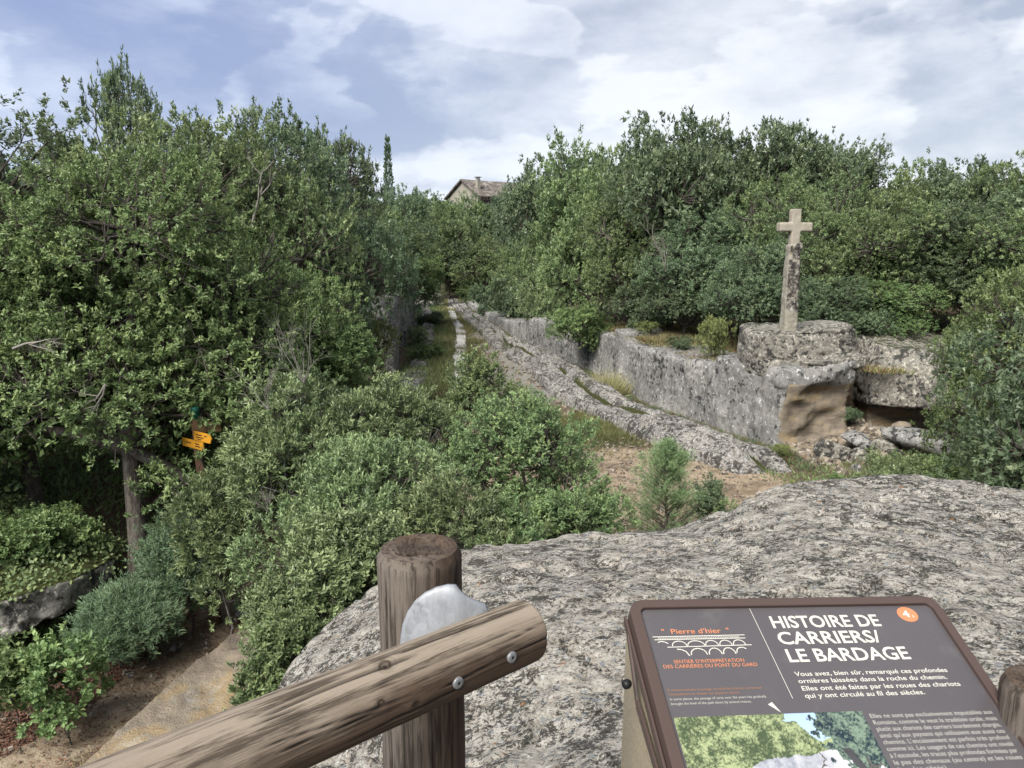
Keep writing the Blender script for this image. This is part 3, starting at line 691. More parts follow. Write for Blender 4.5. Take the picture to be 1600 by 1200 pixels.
for i, (px, py, s, lab) in enumerate(((203, 1054, .13, 'small pale stone lying alone in the middle of the earth path'),
                                      (276, 1012, .22, 'grey stone among the fallen leaves at the path edge, below the shrubs'),
                                      (388, 958, .5, 'flat pale stone step across the path where it turns behind the shrubs'),
                                      (240, 990, .5, 'half-buried tan rock at the foot of the dark shrubs by the path'),
                                      (150, 1000, .45, 'tan rock behind the young green sapling by the path'),
                                      (20, 1095, .3, 'grey stone in the leaf litter at the left edge of the path'))):
    p = at_z(px, py, 0); x, y = p[0], p[1]
    small_rock('stone', lab, (x, y, zg1(x, y) + s * .1), (s, s * .7, s * .5), 20 + i, M['rock_wall'], i * .9, 'stone')

# ------------------------------------------------------------------ vegetation builders
def unit(a): return a / (np.linalg.norm(a, axis=-1, keepdims=True) + 1e-9)
def tri_leaf(pos, axis, nrm, ln, wd):
    side = unit(np.cross(axis, nrm)); n = len(pos); ln = np.broadcast_to(ln, (n,))[:, None]; wd = np.broadcast_to(wd, (n,))[:, None]
    m = pos + axis * ln * .22; v = np.stack([m + side * wd * .62, m - side * wd * .62, pos + axis * ln * 1.05], 1).reshape(-1, 3)
    return v, np.arange(n * 3).reshape(-1, 3)
def leaf_geo(pos, axis, nrm, ln, wd, fold=.25):
    """one folded rhombic leaf (two triangles) per row"""
    side = unit(np.cross(axis, nrm)); nrm = np.cross(side, axis)
    n = len(pos); ln = np.broadcast_to(ln, (n,))[:, None]; wd = np.broadcast_to(wd, (n,))[:, None]
    a = pos; b = pos + axis * ln; m = pos + axis * ln * .5
    l = m + side * wd * .5 + nrm * wd * fold; r = m - side * wd * .5 + nrm * wd * fold
    v = np.stack([a, r, b, l], 1).reshape(-1, 3)
    k = np.arange(n) * 4
    f = np.stack([k, k + 1, k + 2, k, k + 2, k + 3], 1).reshape(-1, 3)
    return v, f
def tube_geo(p0, p1, r0, r1, sides=5, bend=None):
    """batch of tapered tubes with a bent midpoint"""
    n = len(p0); mid = (p0 + p1) / 2
    if bend is not None: mid = mid + bend
    rings = []
    ax = unit(p1 - p0); ref = np.where(np.abs(ax[:, 2:3]) > .9, np.array([[1., 0, 0]]), np.array([[0, 0, 1.]])); s = unit(np.cross(ax, ref)); t = np.cross(s, ax)
    r0 = np.broadcast_to(r0, (n,)); r1 = np.broadcast_to(r1, (n,))
    for P, r in ((p0, r0), (mid, (r0 + r1) / 2), (p1, r1)):
        for k in range(sides):
            w = 2 * math.pi * k / sides; rings.append(P + (s * math.cos(w) + t * math.sin(w)) * r[:, None])
    v = np.stack(rings, 1).reshape(-1, 3)
    f = []
    for lv in (0, 1):
        for k in range(sides):
            k2 = (k + 1) % sides; f.append([lv * sides + k, lv * sides + k2, (lv + 1) * sides + k2, (lv + 1) * sides + k])
    f = (np.arange(n)[:, None, None] * (3 * sides) + np.array(f)[None]).reshape(-1, 4)
    return v, f
def rand_unit(rng, n): return unit(rng.normal(size=(n, 3)))

def make_tree(seed, lobes, clumps, tips, leaves, leaf=(.06, .03), clump_r=.38, twig=.16, up=.35, leafmat='leaf_oak', barkmat='bark',
              trunk=None, trunk_r=.09, twigs=True, gap=.0, upleaf=.3, fill=.12, rosette=False, dead=0, tri=False):
    """lobes: (cx,cy,cz,rx,ry,rz). returns (trunk mesh, crown mesh). Hierarchy: lobes > clumps > twigs > leaves."""
    rng = np.random.default_rng(seed); L = np.array(lobes, float)
    w = (L[:, 3] * L[:, 4] + L[:, 4] * L[:, 5] + L[:, 3] * L[:, 5]); w /= w.sum()
    li = rng.choice(len(L), clumps * 2, p=w); d = rand_unit(rng, clumps * 2); d[:, 2] = np.where(d[:, 2] < -.35, -d[:, 2] * .6, d[:, 2]); d = unit(d)
    rr = 1 - np.abs(rng.normal(0, .16, clumps * 2)); cc = L[li, :3] + d * L[li, 3:] * rr[:, None]
    cc += np.stack([fbm(cc, .9, 2, seed + i) for i in range(3)], 1) * .35 * L[li, 3:].mean(1)[:, None]
    # drop clumps buried in another lobe
    deep = np.zeros(len(cc), bool)
    for q in L: deep |= ((((cc - q[:3]) / q[3:]) ** 2).sum(1) < .42)
    keep = ~deep | (rng.random(len(cc)) < .18)
    if gap: keep &= (fbm(cc, .8, 2, seed + 50) > -1 + gap)
    cc, d, li = cc[keep][:clumps], d[keep][:clumps], li[keep][:clumps]; nc = len(cc)
    cr = clump_r * rng.uniform(.6, 1.35, nc)
    ctint = rng.normal(.42, .16, nc)
    # tips around each clump
    ci = np.repeat(np.arange(nc), tips); n = len(ci)
    e = unit(rand_unit(rng, n) + d[ci] * .55 + np.array([0, 0, .25])); tp = cc[ci] + e * (cr[ci] * rng.uniform(.35, 1.0, n) ** .6 * (1 + .75 * (rng.random(n) < .13)))[:, None]
    td = unit(e * .7 + d[ci] * .5 + np.array([0, 0, up]) + rng.normal(0, .25, (n, 3)))
    # leaves along each twig
    k = np.repeat(np.arange(n), leaves); m = len(k); u = rng.random(m) ** (.6 if not rosette else .35)
    ax = unit(td[k] * (.75 if rosette else .5) + rand_unit(rng, m) * .8 + np.array([0, 0, .15]))
    pos = tp[k] + td[k] * (u * twig)[:, None] + rand_unit(rng, m) * (leaf[0] * .35)
    nr = unit(rand_unit(rng, m) * .8 + np.array([0, 0, upleaf * 3]) + td[k] * .3 + d[ci][k] * .7)
    ln = leaf[0] * rng.uniform(.6, 1.25, m); wd = leaf[1] * rng.uniform(.7, 1.2, m)
    v, f = (tri_leaf if tri else leaf_geo)(pos, ax, nr, ln, wd)
    tint = np.clip(ctint[ci][k] + rng.normal(0, .10, n)[k] + rng.normal(0, .12, m) + (u - .6) * .25, 0, 1)
    tint = np.repeat(tint, 3 if tri else 4)
    nf = int(clumps * tips * leaves * fill * .25)
    if nf:   # sparser larger leaves deeper in
        li2 = rng.choice(len(L), nf, p=w); ps = L[li2, :3] + rand_unit(rng, nf) * L[li2, 3:] * (rng.random(nf) ** .5 * .8)[:, None]
        v2, f2 = leaf_geo(ps, rand_unit(rng, nf), rand_unit(rng, nf), leaf[0] * 1.9, leaf[1] * 2.2)
        f = np.concatenate([f, f2 + len(v)]); v = np.concatenate([v, v2]); tint = np.concatenate([tint, np.repeat(np.clip(rng.normal(.4, .12, nf), 0, 1), 4)])
    crown = quads('crown', v, f, [M[leafmat]], False, dict(tint=tint))
    # wood
    top = L[:, 2].mean(); base = np.array([0, 0, -.25]) if trunk is None else np.array(trunk[0], float)
    fork = np.array([L[:, 0].mean() * .3, L[:, 1].mean() * .3, max(.3, (L[:, 2] - L[:, 5]).min() * .9 + .25)]) if trunk is None else np.array(trunk[1], float)
    V, Fq = [], []; nv = 0
    def add(g):
        nonlocal nv
        V.append(g[0]); Fq.append(g[1] + nv); nv += len(g[0])
    mid = base * .5 + fork * .5 + rng.normal(0, .06, 3) * np.array([1, 1, 0])
    add(tube_geo(base[None], mid[None], trunk_r * 1.35, trunk_r * 1.0, 9)); add(tube_geo((mid - unit(fork - mid) * trunk_r)[None], fork[None], trunk_r * 1.04, trunk_r * .8, 9))
    nl = len(L); lc = L[:, :3] + rng.normal(0, .1, (nl, 3))
    add(tube_geo(np.repeat(fork[None], nl, 0), lc, trunk_r * .75, trunk_r * .32, 6, rng.normal(0, .12, (nl, 3))))
    near = ((cc[:, None] - lc[None]) ** 2).sum(2).argmin(1)
    add(tube_geo(lc[near], cc, trunk_r * .28, trunk_r * .09, 4, rng.normal(0, .08, (nc, 3))))
    if twigs:
        s = rng.random(n) < (.5 if twigs is True else twigs)
        add(tube_geo(cc[ci][s], tp[s] + td[s] * twig * .8, trunk_r * .08, trunk_r * .03, 3))
    tm = quads('trunk', np.concatenate(V), np.concatenate(Fq), [M[barkmat]], True)
    return tm, crown

def place_tree(meshes, x, y, z, sx, sz, rz, name, label, cat='tree', group=None, sy=None):
    root = thing(name, label, cat, (x, y, z), group)
    root.rotation_euler = (0, 0, rz); root.scale = (sx, sy or sx, sz)
    obj('trunk', meshes[0], root); obj('crown', meshes[1], root)
    return root

def rnd_lobes(seed, n, R, z0, z1, s=(.45, .75)):
    """irregular crown of n lobes inside radius R between z0 and z1"""
    r = random.Random(seed); out = [(0, 0, (z0 + z1) / 2 + .1 * (z1 - z0), R * .62, R * .62, (z1 - z0) * .40)]
    for k in range(n):
        a = k * 2.4 + r.uniform(-.5, .5); q = r.uniform(.35, .8) * R; zz = z0 + (z1 - z0) * r.uniform(.22, .84)
        rr = R * r.uniform(*s); lim = min(rr, (z1 - z0) * .34)
        q *= 1 - .45 * max(0, (zz - z0) / (z1 - z0) - .5)
        out.append((math.cos(a) * q, math.sin(a) * q, zz, rr * .85, rr * .85, lim * .8))
    return out
# library crowns: unit size about 5 m high, 5 m wide (scaled when placed)
LIB = {}
def lib():
    for i, (mat, n) in enumerate((('leaf_dark', 8), ('leaf_oak', 9), ('leaf_oak', 7), ('leaf_dark', 10), ('leaf_bright', 8))):
        LIB['far%d' % i] = make_tree(100 + i, rnd_lobes(10 + i, n, 2.5, .5, 5.0), 170, 9, 17, (.13, .062), .42, .22, .4, mat, twigs=False, trunk_r=.12, gap=.35, fill=.25, tri=True)
    for i, (mat, n) in enumerate((('leaf_oak', 9), ('leaf_dark', 8), ('leaf_bright', 8))):
        LIB['mid%d' % i] = make_tree(200 + i, rnd_lobes(30 + i, n, 2.4, .5, 5.0), 260, 11, 18, (.085, .042), .36, .18, .4, mat, twigs=.25, trunk_r=.11, gap=.35, fill=.2, tri=True)
    LIB['sparse'] = make_tree(300, rnd_lobes(51, 6, 1.7, 1.9, 5.0, (.3, .5)), 85, 9, 17, (.10, .048), .28, .2, .5, 'leaf_dark', twigs=.5, trunk_r=.09, gap=.6, fill=.05, tri=True)
    LIB['bush0'] = make_tree(400, rnd_lobes(61, 8, 1.0, -.35, 1.5, (.4, .65)), 110, 9, 17, (.065, .032), .2, .12, .5, 'leaf_bright', twigs=.2, trunk_r=.03, fill=.25, tri=True)
    LIB['bush1'] = make_tree(401, rnd_lobes(62, 7, 1.0, -.35, 1.5, (.4, .65)), 100, 9, 16, (.06, .026), .2, .12, .5, 'leaf_olive', twigs=.3, trunk_r=.03, gap=.3, fill=.2, tri=True)
    LIB['bush2'] = make_tree(402, rnd_lobes(63, 8, 1.0, -.35, 1.5, (.4, .65)), 100, 8, 16, (.065, .032), .2, .12, .5, 'leaf_yellow', twigs=.4, trunk_r=.03, gap=.5, fill=.1, tri=True)
    LIB['bush3'] = make_tree(403, rnd_lobes(64, 8, 1.0, -.35, 1.5, (.4, .65)), 110, 9, 17, (.07, .034), .2, .12, .5, 'leaf_dark', twigs=.2, trunk_r=.03, fill=.25, tri=True)
    # slim conifer
    rng = np.random.default_rng(5); n = 1700; h = np.round(rng.random(n) ** .8 * 22) / 22 * 4.6 + rng.normal(0, .05, n) + .3; rad = np.clip(1.02 - h / 5.0, .02, 1) ** .8 * 1.15 * (.5 + .5 * np.abs(np.sin(h * 23.1)))
    a = rng.random(n) * 6.283; p = np.stack([np.cos(a) * rad * rng.random(n) ** .4, np.sin(a) * rad * rng.random(n) ** .4, h], 1)
    ax = unit(np.stack([np.cos(a), np.sin(a), np.full(n, .5)], 1) + rng.normal(0, .3, (n, 3)))
    v, f = leaf_geo(p, ax, rand_unit(rng, n), .22, .07); cr = quads('crown', v, f, [M['leaf_dark']], False, dict(tint=np.repeat(rng.random(n) * .5, 4)))
    v, f = tube_geo(np.array([[0., 0, -.2]]), np.array([[0, 0, 4.9]]), .08, .01, 6); LIB['conifer'] = (quads('trunk', v, f, [M['bark']], True), cr)
lib()
EXT = {}
def crown_extent(me):
    n = len(me.vertices); co = np.empty(n * 3, np.float32); me.vertices.foreach_get('co', co); co = co.reshape(-1, 3)
    return float(np.percentile(co[:, 2], 99.7)), float(np.percentile(co[:, 0], 98) - np.percentile(co[:, 0], 2))
def pix_tree(kind, px, pytop, Y, width, label, name='oak_tree', cat='tree', group=None, rz=None, zb=None, depth=None):
    """a tree standing at world depth Y, as high as it looks in the photograph"""
    top = at_y(px, pytop, Y); x = float(top[0]); z0 = zg1(x, Y) if zb is None else zb
    hgt = max(.4, float(top[2]) - z0); bush = kind.startswith('bush')
    if kind not in EXT: EXT[kind] = crown_extent(LIB[kind][1])
    h0, w0 = EXT[kind]
    if kind != 'conifer':
        k = (.62 if bush else .36 if kind == 'sparse' else .72) * hgt / h0 * w0
        depth = max(depth or width, k); width = max(width, k * .9)
    return place_tree(LIB[kind], x, Y, z0 - .02, width / w0, hgt / h0, rz if rz is not None else random.uniform(0, 6.28), name, label, cat, group, sy=(depth or width) / w0)

# ------------------------------------------------------------------ the stone cross
def build_cross():
    bx, by, bz = 6.38, 17.86, 2.62
    root = thing('stone_cross', 'pale stone cross on a tall leaning lichen-spotted shaft above the rock block', 'cross', (bx, by, bz))
    def disp(co, no): return no * ((fbm(co, 5, 3, 501) * .022 + fbm(co, 20, 2, 505) * .006)[:, None])
    def prism(w0, d0, w1, d1, z0, z1, ch, sx=0.0, dx=0.0):
        pts = []
        for (w, d, z, ox) in ((w0, d0, z0, 0), (w1, d1, z1, sx)):
            for sx_, sy_ in ((-1, -1), (1, -1), (1, 1), (-1, 1)):
                pts += [(ox + dx + sx_ * (w / 2 - ch), sy_ * d / 2, z), (ox + dx + sx_ * w / 2, sy_ * (d / 2 - ch), z)]
        return pts
    top = 2.02
    sh = remesh('shaft', [prism(.355, .33, .29, .27, -.2, top, .045, .0, .15), [(p[0] + .02, p[1], p[2]) for p in box_pts((.21, -.06, top - .03), (.15, .20, .13))]], .025, disp, M['shaft'],
                lambda co, no: dict(ochre=np.zeros(len(co)), moss=np.zeros(len(co)), face=sm(-no[:, 1], .45, .75) * sm(co[:, 2] + fbm(co, 3, 2, 3) * .25, .42, .6)))
    o = obj('shaft', sh, root)
    cr = remesh('cross_head', [prism(.215, .20, .215, .20, top - .06, top + .80, .015, .0, .15), box_pts((.15, 0, top + .40), (.80, .195, .20))], .02,
                lambda co, no: no * ((fbm(co, 8, 3, 5) * .006)[:, None]), M['cross_new'])
    o = obj('cross_head', cr, root); root.rotation_euler = (0, math.radians(-.2), math.radians(8))
def mat_shaft():
    t = NT('spotted_shaft'); n = t.noise(7, 8, .65); n2 = t.noise(16, 6, .7); f = t.attr('face')
    c = t.ramp(n, ((.3, (.27, .25, .20)), (.7, (.46, .43, .36))))
    dk = t.mix(t.step(n2, .5, .62), (.045, .042, .04), (.16, .145, .125))
    c = t.mix(t.math('MULTIPLY', f, t.step(n, .62, .45)), c, dk)
    v = t.voro(5.5, t.warp(.08, 9)); vv = t.noise(2.5, 2, .5, t.mapping(t.obj, loc=(5, 3, 1)))
    c = t.mix(t.math('MULTIPLY', t.step(v, .24, .19), t.step(vv, .48, .56)), c, (.55, .55, .52))
    c = t.mix(t.math('MULTIPLY', t.step(t.noise(11, 3, .6, t.mapping(t.obj, loc=(8, 8, 8))), .66, .7), .7), c, (.36, .26, .11))
    t.bump(n2, .8, .02); return t.done(c, .95)
M['shaft'] = mat_shaft()
build_cross()

# ------------------------------------------------------------------ house on the hill
def build_house():
    Cn = np.array([-3.95, 92.0]); ax = np.array([.78, .626]); gx = np.array([-.626, .78])
    root = thing('house', 'old stone farmhouse with red-brown tiled roof above the trees at the end of the lane', 'house', (Cn[0], Cn[1], 5.2))
    Lh, Wd, ze, zr = 13.0, 6.4, 5.2, 7.25
    def P(a, g, z): q = ax * a + gx * g; return (q[0], q[1], z)
    bm = bmesh.new()
    hull_bm(bm, [P(a, g, z) for a in (0, Lh) for g in (0, Wd) for z in (-1.5, ze)] + [P(a, Wd / 2, zr - .12) for a in (0, Lh)])
    obj('wall', bm_mesh('wall', bm, M['plaster']), root)
    # roof: two corrugated planes with stepped tile courses
    def plane(g0, g1, z0, z1, nm):
        nu, nv = 210, 26
        u = np.linspace(-.35, Lh + .35, nu); v = np.linspace(0, 1, nv); U, V = np.meshgrid(u, v, indexing='ij')
        g = g0 + (g1 - g0) * V; z = z0 + (z1 - z0) * V + .10 * np.abs(np.sin(U * math.pi / .26)) + .05 * ((V * 13) % 1 < .5) + fbm(xy0(U.ravel(), g.ravel()), 1.2, 2, 3).reshape(U.shape) * .05
        x = U * ax[0] + g * gx[0]; y = U * ax[1] + g * gx[1]
        top = np.stack([x.ravel(), y.ravel(), z.ravel()], 1); f = grid_faces(nu, nv)
        bot = top.copy(); bot[:, 2] -= .16; n = len(top)
        edge = [i * nv for i in range(nu)] ; side = []
        for i in range(nu - 1): side.append([i * nv, i * nv + n, (i + 1) * nv + n, (i + 1) * nv])
        for j in range(nv - 1):
            side.append([j, j + 1, j + 1 + n, j + n]); k = (nu - 1) * nv; side.append([k + j, k + j + n, k + j + 1 + n, k + j + 1])
        return obj(nm, quads(nm, np.concatenate([top, bot]), np.concatenate([f, f[:, ::-1] + n, np.array(side)]), [M['tiles']]), root)
    plane(-.45, Wd / 2, ze - .05, zr, 'roof'); plane(Wd + .45, Wd / 2, ze - .05, zr, 'roof')
    bm = bmesh.new(); hull_bm(bm, [P(a, g, z) for a in (-.05, Lh) for g in (-.3, -.01) for z in (ze - .55, ze - .14)])
    for k in range(28): hull_bm(bm, [P(a, g, z) for a in (k * .45, k * .45 + .22) for g in (-.42, -.302) for z in (ze - .40, ze - .16)])
    obj('eave', bm_mesh('eave', bm, M['eave']), root)
    bm = bmesh.new(); hull_bm(bm, [P(a, g, z) for a in (.6, 1.02) for g in (1.0, 1.4) for z in (ze, zr + .02)]); ch = obj('chimney', bm_mesh('chimney', bm, M['plaster']), root)
    bm = bmesh.new()
    hull_bm(bm, [P(a, g, z) for a in (.46, 1.16) for g in (.86, 1.54) for z in (zr + .24, zr + .31)])
    for a in (.62, .92):
        for g in (1.02, 1.3): hull_bm(bm, [P(a + i, g + j, z) for i in (0, .08) for j in (0, .08) for z in (zr + .02, zr + .24)])
    obj('chimney_cap', bm_mesh('chimney_cap', bm, M['plaster_grey']), ch)
M['plaster'] = mat_plain('old_plaster', (.40, .37, .31), .95, 0, .22, .9)
M['plaster_grey'] = mat_plain('grey_mortar', (.25, .24, .22), .95)
M['eave'] = mat_plain('dark_eave', (.10, .075, .07), .9)
def mat_tiles():
    t = NT('roof_tiles'); n = t.voro(3.2, t.obj, out='Color'); s = t.N.new('ShaderNodeSeparateColor'); t.L.new(n, s.inputs[0])
    c = t.ramp(s.outputs[0], ((.0, (.10, .088, .08)), (.35, (.165, .135, .118)), (.6, (.18, .165, .15)), (.8, (.23, .20, .175)), (1, (.33, .31, .275))))
    return t.done(c, .9)
M['tiles'] = mat_tiles()
build_house()

# ------------------------------------------------------------------ woodland
G_L = 'wood left of the lane'; G_R = 'wood right of the lane'; G_F = 'far wood at the end of the lane'
def plant_wood():
    T = pix_tree
    # --- left of the lane, from near to far
    T('mid0', -150, 330, 9.6, 3.0, 'green oak cut by the left edge, nearest the camera on that side', group=G_L)
    T('mid1', 10, 172, 13.0, 4.6, 'dark oak filling the top left corner, left of the tall sprig', group=G_L)
    T('mid2', -20, 420, 11.5, 1.6, 'leafy oak at the left edge behind the smaller dark trunk', group=G_L)
    T('mid0', 215, 178, 14.5, 4.6, 'tall oak behind the big trunk, its top just under the sprig', group=G_L)
    T('sparse', 190, 86, 15.5, 1.5, 'tallest thin tree with an airy tip sticking up against the sky at top left', group=G_L)
    T('mid1', 325, 170, 16.5, 4.2, 'dark round-topped oak right of the tall sprig, against the sky', group=G_L)
    T('mid1', 440, 182, 18.0, 3.2, 'narrow pointed oak with two spiky tips against the sky left of the gap', group=G_L)
    T('mid2', 435, 385, 13.0, 2.6, 'brighter green round oak low in the left wood, right of the big trunk', group=G_L)
    T('mid0', 395, 262, 15.5, 3.0, 'yellowish oak with a pale bare stem in the middle of the left wood', group=G_L)
    T('sparse', 540, 198, 24.0, 2.4, 'thin see-through oak against the sky just left of the pointed conifer', group=G_L)
    T('mid1', 430, 300, 20.0, 3.0, 'dark oak beneath the see-through oak', group=G_L)
    T('far1', 455, 262, 27.0, 3.4, 'oak behind the dark oak, filling the wood beneath the thin one', group=G_L)
    T('conifer', 605, 213, 42.0, .95, 'slim pointed dark conifer rising above the left wood', 'conifer')
    T('far3', 590, 284, 36.0, 4.0, 'dark oak at the foot of the slim pointed conifer', group=G_L, zb=2.8)
    T('far1', 550, 300, 31.0, 4.4, 'oak on the bank behind the left rock wall', group=G_L, zb=2.9)
    T('far2', 610, 318, 47.0, 4.4, 'oak right of the pointed conifer, left of the house', group=G_L, zb=2.5)
    T('far3', 618, 340, 40.0, 4.0, 'small oak left of the bright bush on the left rock wall', group=G_L, zb=2.8)
    T('bush0', 662, 388, 44.0, 2.6, 'bright green round bush on top of the left rock wall', 'bush', 'bush', zb=1.6)
    T('bush3', 612, 412, 29.0, 1.6, 'darker bush behind the black-stained end of the left rock wall', 'bush', 'bush', zb=2.7)
    T('bush2', 578, 490, 20.0, 1.1, 'yellow-green bush before the end of the left rock wall', 'bush', 'bush', zb=1.0)
    T('bush0', 525, 560, 16.5, 1.5, 'green bush below the yellow-green bush, left of the lane', 'bush', 'bush', zb=.6)
    T('far2', 400, 420, 17.0, 2.6, 'mid-green oak between the big trunk and the left rock wall', group=G_L)
    T('mid0', 500, 400, 23.5, 2.0, 'grey-green oak just left of the left rock wall', group=G_L)
    T('far0', 250, 300, 19.0, 4.0, 'oak deep in the left wood behind the big crown', group=G_L)
    T('far3', 90, 330, 17.0, 4.0, 'dark oak deep in the left wood near the frame edge', group=G_L)
    for i, (px, py, Y, w) in enumerate(((-260, 200, 14, 5), (-500, 250, 18, 5), (-150, 420, 10, 3), (-350, 150, 24, 6), (-700, 200, 22, 6), (-80, 230, 26, 6), (120, 240, 27, 6), (330, 250, 30, 6), (420, 300, 38, 6), (-420, 420, 9, 3.4))):
        T('far%d' % (i % 4), px, py, Y, w, 'oak in the depth of the left wood, mostly hidden by nearer crowns', group='hidden oaks of the left wood')
    # --- the end of the lane
    T('far1', 676, 306, 66.0, 4.0, 'low rounded oak in front of the left gable of the house', group=G_F)
    T('far2', 727, 303, 72.0, 3.4, 'small oak standing in front of the gable of the house', group=G_F); T('far0', 757, 320, 71.0, 3.4, 'small oak directly under the chimney of the house', group=G_F)
    T('far0', 838, 300, 66.0, 5.0, 'oak hiding the right end of the house', group=G_F)
    T('far3', 700, 372, 66.0, 5.5, 'dark oak closing the far end of the lane, left half', group=G_F, zb=.4)
    T('far1', 760, 368, 64.0, 5.5, 'oak closing the far end of the lane, right half', group=G_F, zb=.4)
    T('far2', 640, 352, 56.0, 4.0, 'oak beyond the left rock wall, left of the far bend', group=G_F, zb=2.4)
    T('bush0', 735, 432, 67.0, 4.0, 'bush at the far bend of the lane', 'bush', 'bush', zb=.2)
    T('bush3', 665, 432, 58.0, 2.6, 'dark bush on the left just before the far bend', 'bush', 'bush')
    for i, (px, py, Y, w) in enumerate(((650, 300, 84, 8), (600, 310, 78, 8), (560, 312, 86, 9), (500, 315, 92, 9), (430, 320, 90, 9), (840, 300, 80, 8), (890, 305, 84, 8), (950, 310, 92, 9), (1050, 310, 95, 9), (1160, 310, 95, 9), (1300, 312, 90, 9), (1450, 312, 92, 9), (1600, 310, 90, 9), (1800, 310, 85, 9), (300, 315, 95, 9), (150, 315, 95, 9), (0, 315, 90, 9), (-200, 315, 85, 9), (685, 306, 100, 8), (715, 312, 84, 6), (765, 330, 84, 5))):
        T('far%d' % (i % 4), px, py, Y, w, 'oak of the distant wood line beside and below the house', group='distant wood line')
    # --- right of the lane
    T('far3', 840, 268, 50.0, 5.0, 'dark oak just right of the house roof', group=G_R)
    T('far0', 880, 240, 42.0, 5.0, 'second oak right of the house, on the rising skyline', group=G_R)
    T('far1', 925, 218, 36.0, 5.5, 'oak on the skyline halfway up to the tallest right-hand crown', group=G_R)
    T('far2', 985, 212, 31.0, 4.6, 'oak just left of the tallest right-hand crown', group=G_R)
    T('far0', 1062, 178, 27.5, 4.8, 'tallest oak on the right, rounded crown left of the cross', group=G_R)
    T('far3', 1150, 192, 29.0, 4.8, 'broad dark oak on the skyline between the tallest crown and the cross', group=G_R)
    T('far0', 1235, 190, 28.0, 4.6, 'dark oak on the skyline directly above the cross', group=G_R)
    T('far3', 1290, 212, 29.0, 3.6, 'oak stepping down the skyline right of the cross', group=G_R)
    T('sparse', 1335, 222, 27.0, 2.4, 'thin open branch-tip tree on the skyline right of the cross', group=G_R)
    T('far2', 1395, 262, 27.0, 4.2, 'oak in the dip of the right skyline', group=G_R)
    T('far1', 1450, 246, 28.0, 4.2, 'ragged oak on the skyline right of the dip', group=G_R)
    T('far0', 1520, 248, 27.0, 4.0, 'ragged oak on the skyline near the right edge', group=G_R)
    T('far2', 1590, 244, 25.0, 4.0, 'ragged oak on the skyline cut by the right edge', group=G_R)
    T('far1', 878, 330, 38.0, 4.2, 'oak overhanging the far part of the lane from the right', group=G_R)
    T('far2', 812, 372, 48.0, 3.6, 'lighter oak beside the far part of the lane', group=G_R)
    T('far2', 940, 290, 30.0, 4.4, 'grey-green oak above the ivy bush on the wall', group=G_R)
    T('mid0', 1000, 300, 27.5, 3.6, 'fine-leaved oak left of the cross in the second row', group=G_R)
    T('mid1', 1110, 322, 25.0, 3.4, 'dark bushy oak immediately left of the cross arms', group=G_R)
    T('mid0', 1250, 262, 23.5, 3.6, 'lighter green oak crown reaching above the cross', group=G_R)
    T('mid0', 1330, 330, 22.0, 3.2, 'oak immediately right of the cross arms', group=G_R)
    T('mid1', 1200, 372, 21.8, 2.6, 'dark low oak directly behind the cross shaft', group=G_R)
    T('mid0', 1420, 318, 22.0, 3.6, 'wide olive-green oak right of the cross, in the second row', group=G_R)
    T('mid1', 1520, 315, 21.0, 3.4, 'grey-green oak behind the bright bush at the right edge', group=G_R)
    T('mid0', 1610, 320, 19.5, 3.0, 'oak cut by the right edge behind the bright bush', group=G_R)
    T('mid1', 1300, 430, 20.8, 2.4, 'low dark oak over the crevice right of the cross base', group=G_R)
    T('mid2', 1385, 430, 20.8, 2.4, 'low green oak above the overhanging boulder', group=G_R)
    T('mid1', 1075, 420, 24.5, 2.3, 'low dark oak behind the dry bank left of the cross', group=G_R)
    T('bush3', 1015, 440, 26, 2.0, 'dark bush at the left end of the dry bank above the wall', 'bush', 'bush')
    T('bush0', 668, 532, 31.0, 1.3, 'leafy bush on the mossy ledge at the foot of the left wall, nearer one', 'bush', 'bush')
    T('bush1', 652, 508, 36.0, 1.2, 'small grey-green bush at the foot of the left wall, farther one', 'bush', 'bush')
    T('bush3', 676, 486, 44.0, 1.5, 'dark bush encroaching on the left edge of the lane', 'bush', 'bush')
    T('bush3', 770, 442, 50.0, 2.6, 'dark bush on the low far part of the right wall, nearer one', 'bush', 'bush')
    T('bush0', 738, 446, 60.0, 2.6, 'green bush on the low far part of the right wall, farther one', 'bush', 'bush')
    T('bush1', 850, 412, 36.0, 2.6, 'grey-green bush leaning over the top of the right wall', 'bush', 'bush')
    T('bush3', 800, 430, 44.0, 2.6, 'dark bush on the far part of the right wall', 'bush', 'bush')
    T('bush0', 905, 464, 27.3, 2.1, 'dense dark green bush hanging over the right wall', 'bush', 'bush', zb=1.0)
    T('bush2', 1118, 492, 20.4, 1.0, 'yellow-green bush on the wall top left of the cross block', 'bush', 'bush', zb=1.45)
    T('bush3', 1062, 524, 22.3, .7, 'low dark weed tuft on the bank above the wall', 'bush', 'bush', zb=1.6)
    T('bush2', 1012, 500, 24.3, .8, 'small olive shrub at the left end of the dry bank', 'bush', 'bush', zb=1.75)
    T('bush3', 1290, 470, 20.0, 1.6, 'dark bush between the cross block and the wood', 'bush', 'bush', zb=2.1)
    T('bush3', 1350, 478, 20.2, 1.5, 'dark bush over the gap between block and boulder', 'bush', 'bush', zb=1.9)
    # near right
    T('mid2', 1650, 368, 12.6, 2.4, 'bright yellow-green tree at the right edge, nearest on that side', rz=1.0)
    T('mid0', 1560, 470, 15.2, 1.9, 'leafy oak in front of the overhanging boulder', zb=1.2)
    T('mid2', 1640, 520, 13.4, 2.2, 'dense green bush-like oak under the bright tree at the right edge', zb=.6)
    T('bush0', 1640, 600, 11.8, 2.0, 'green bush cut by the right edge above the foreground rock', 'bush', 'bush')
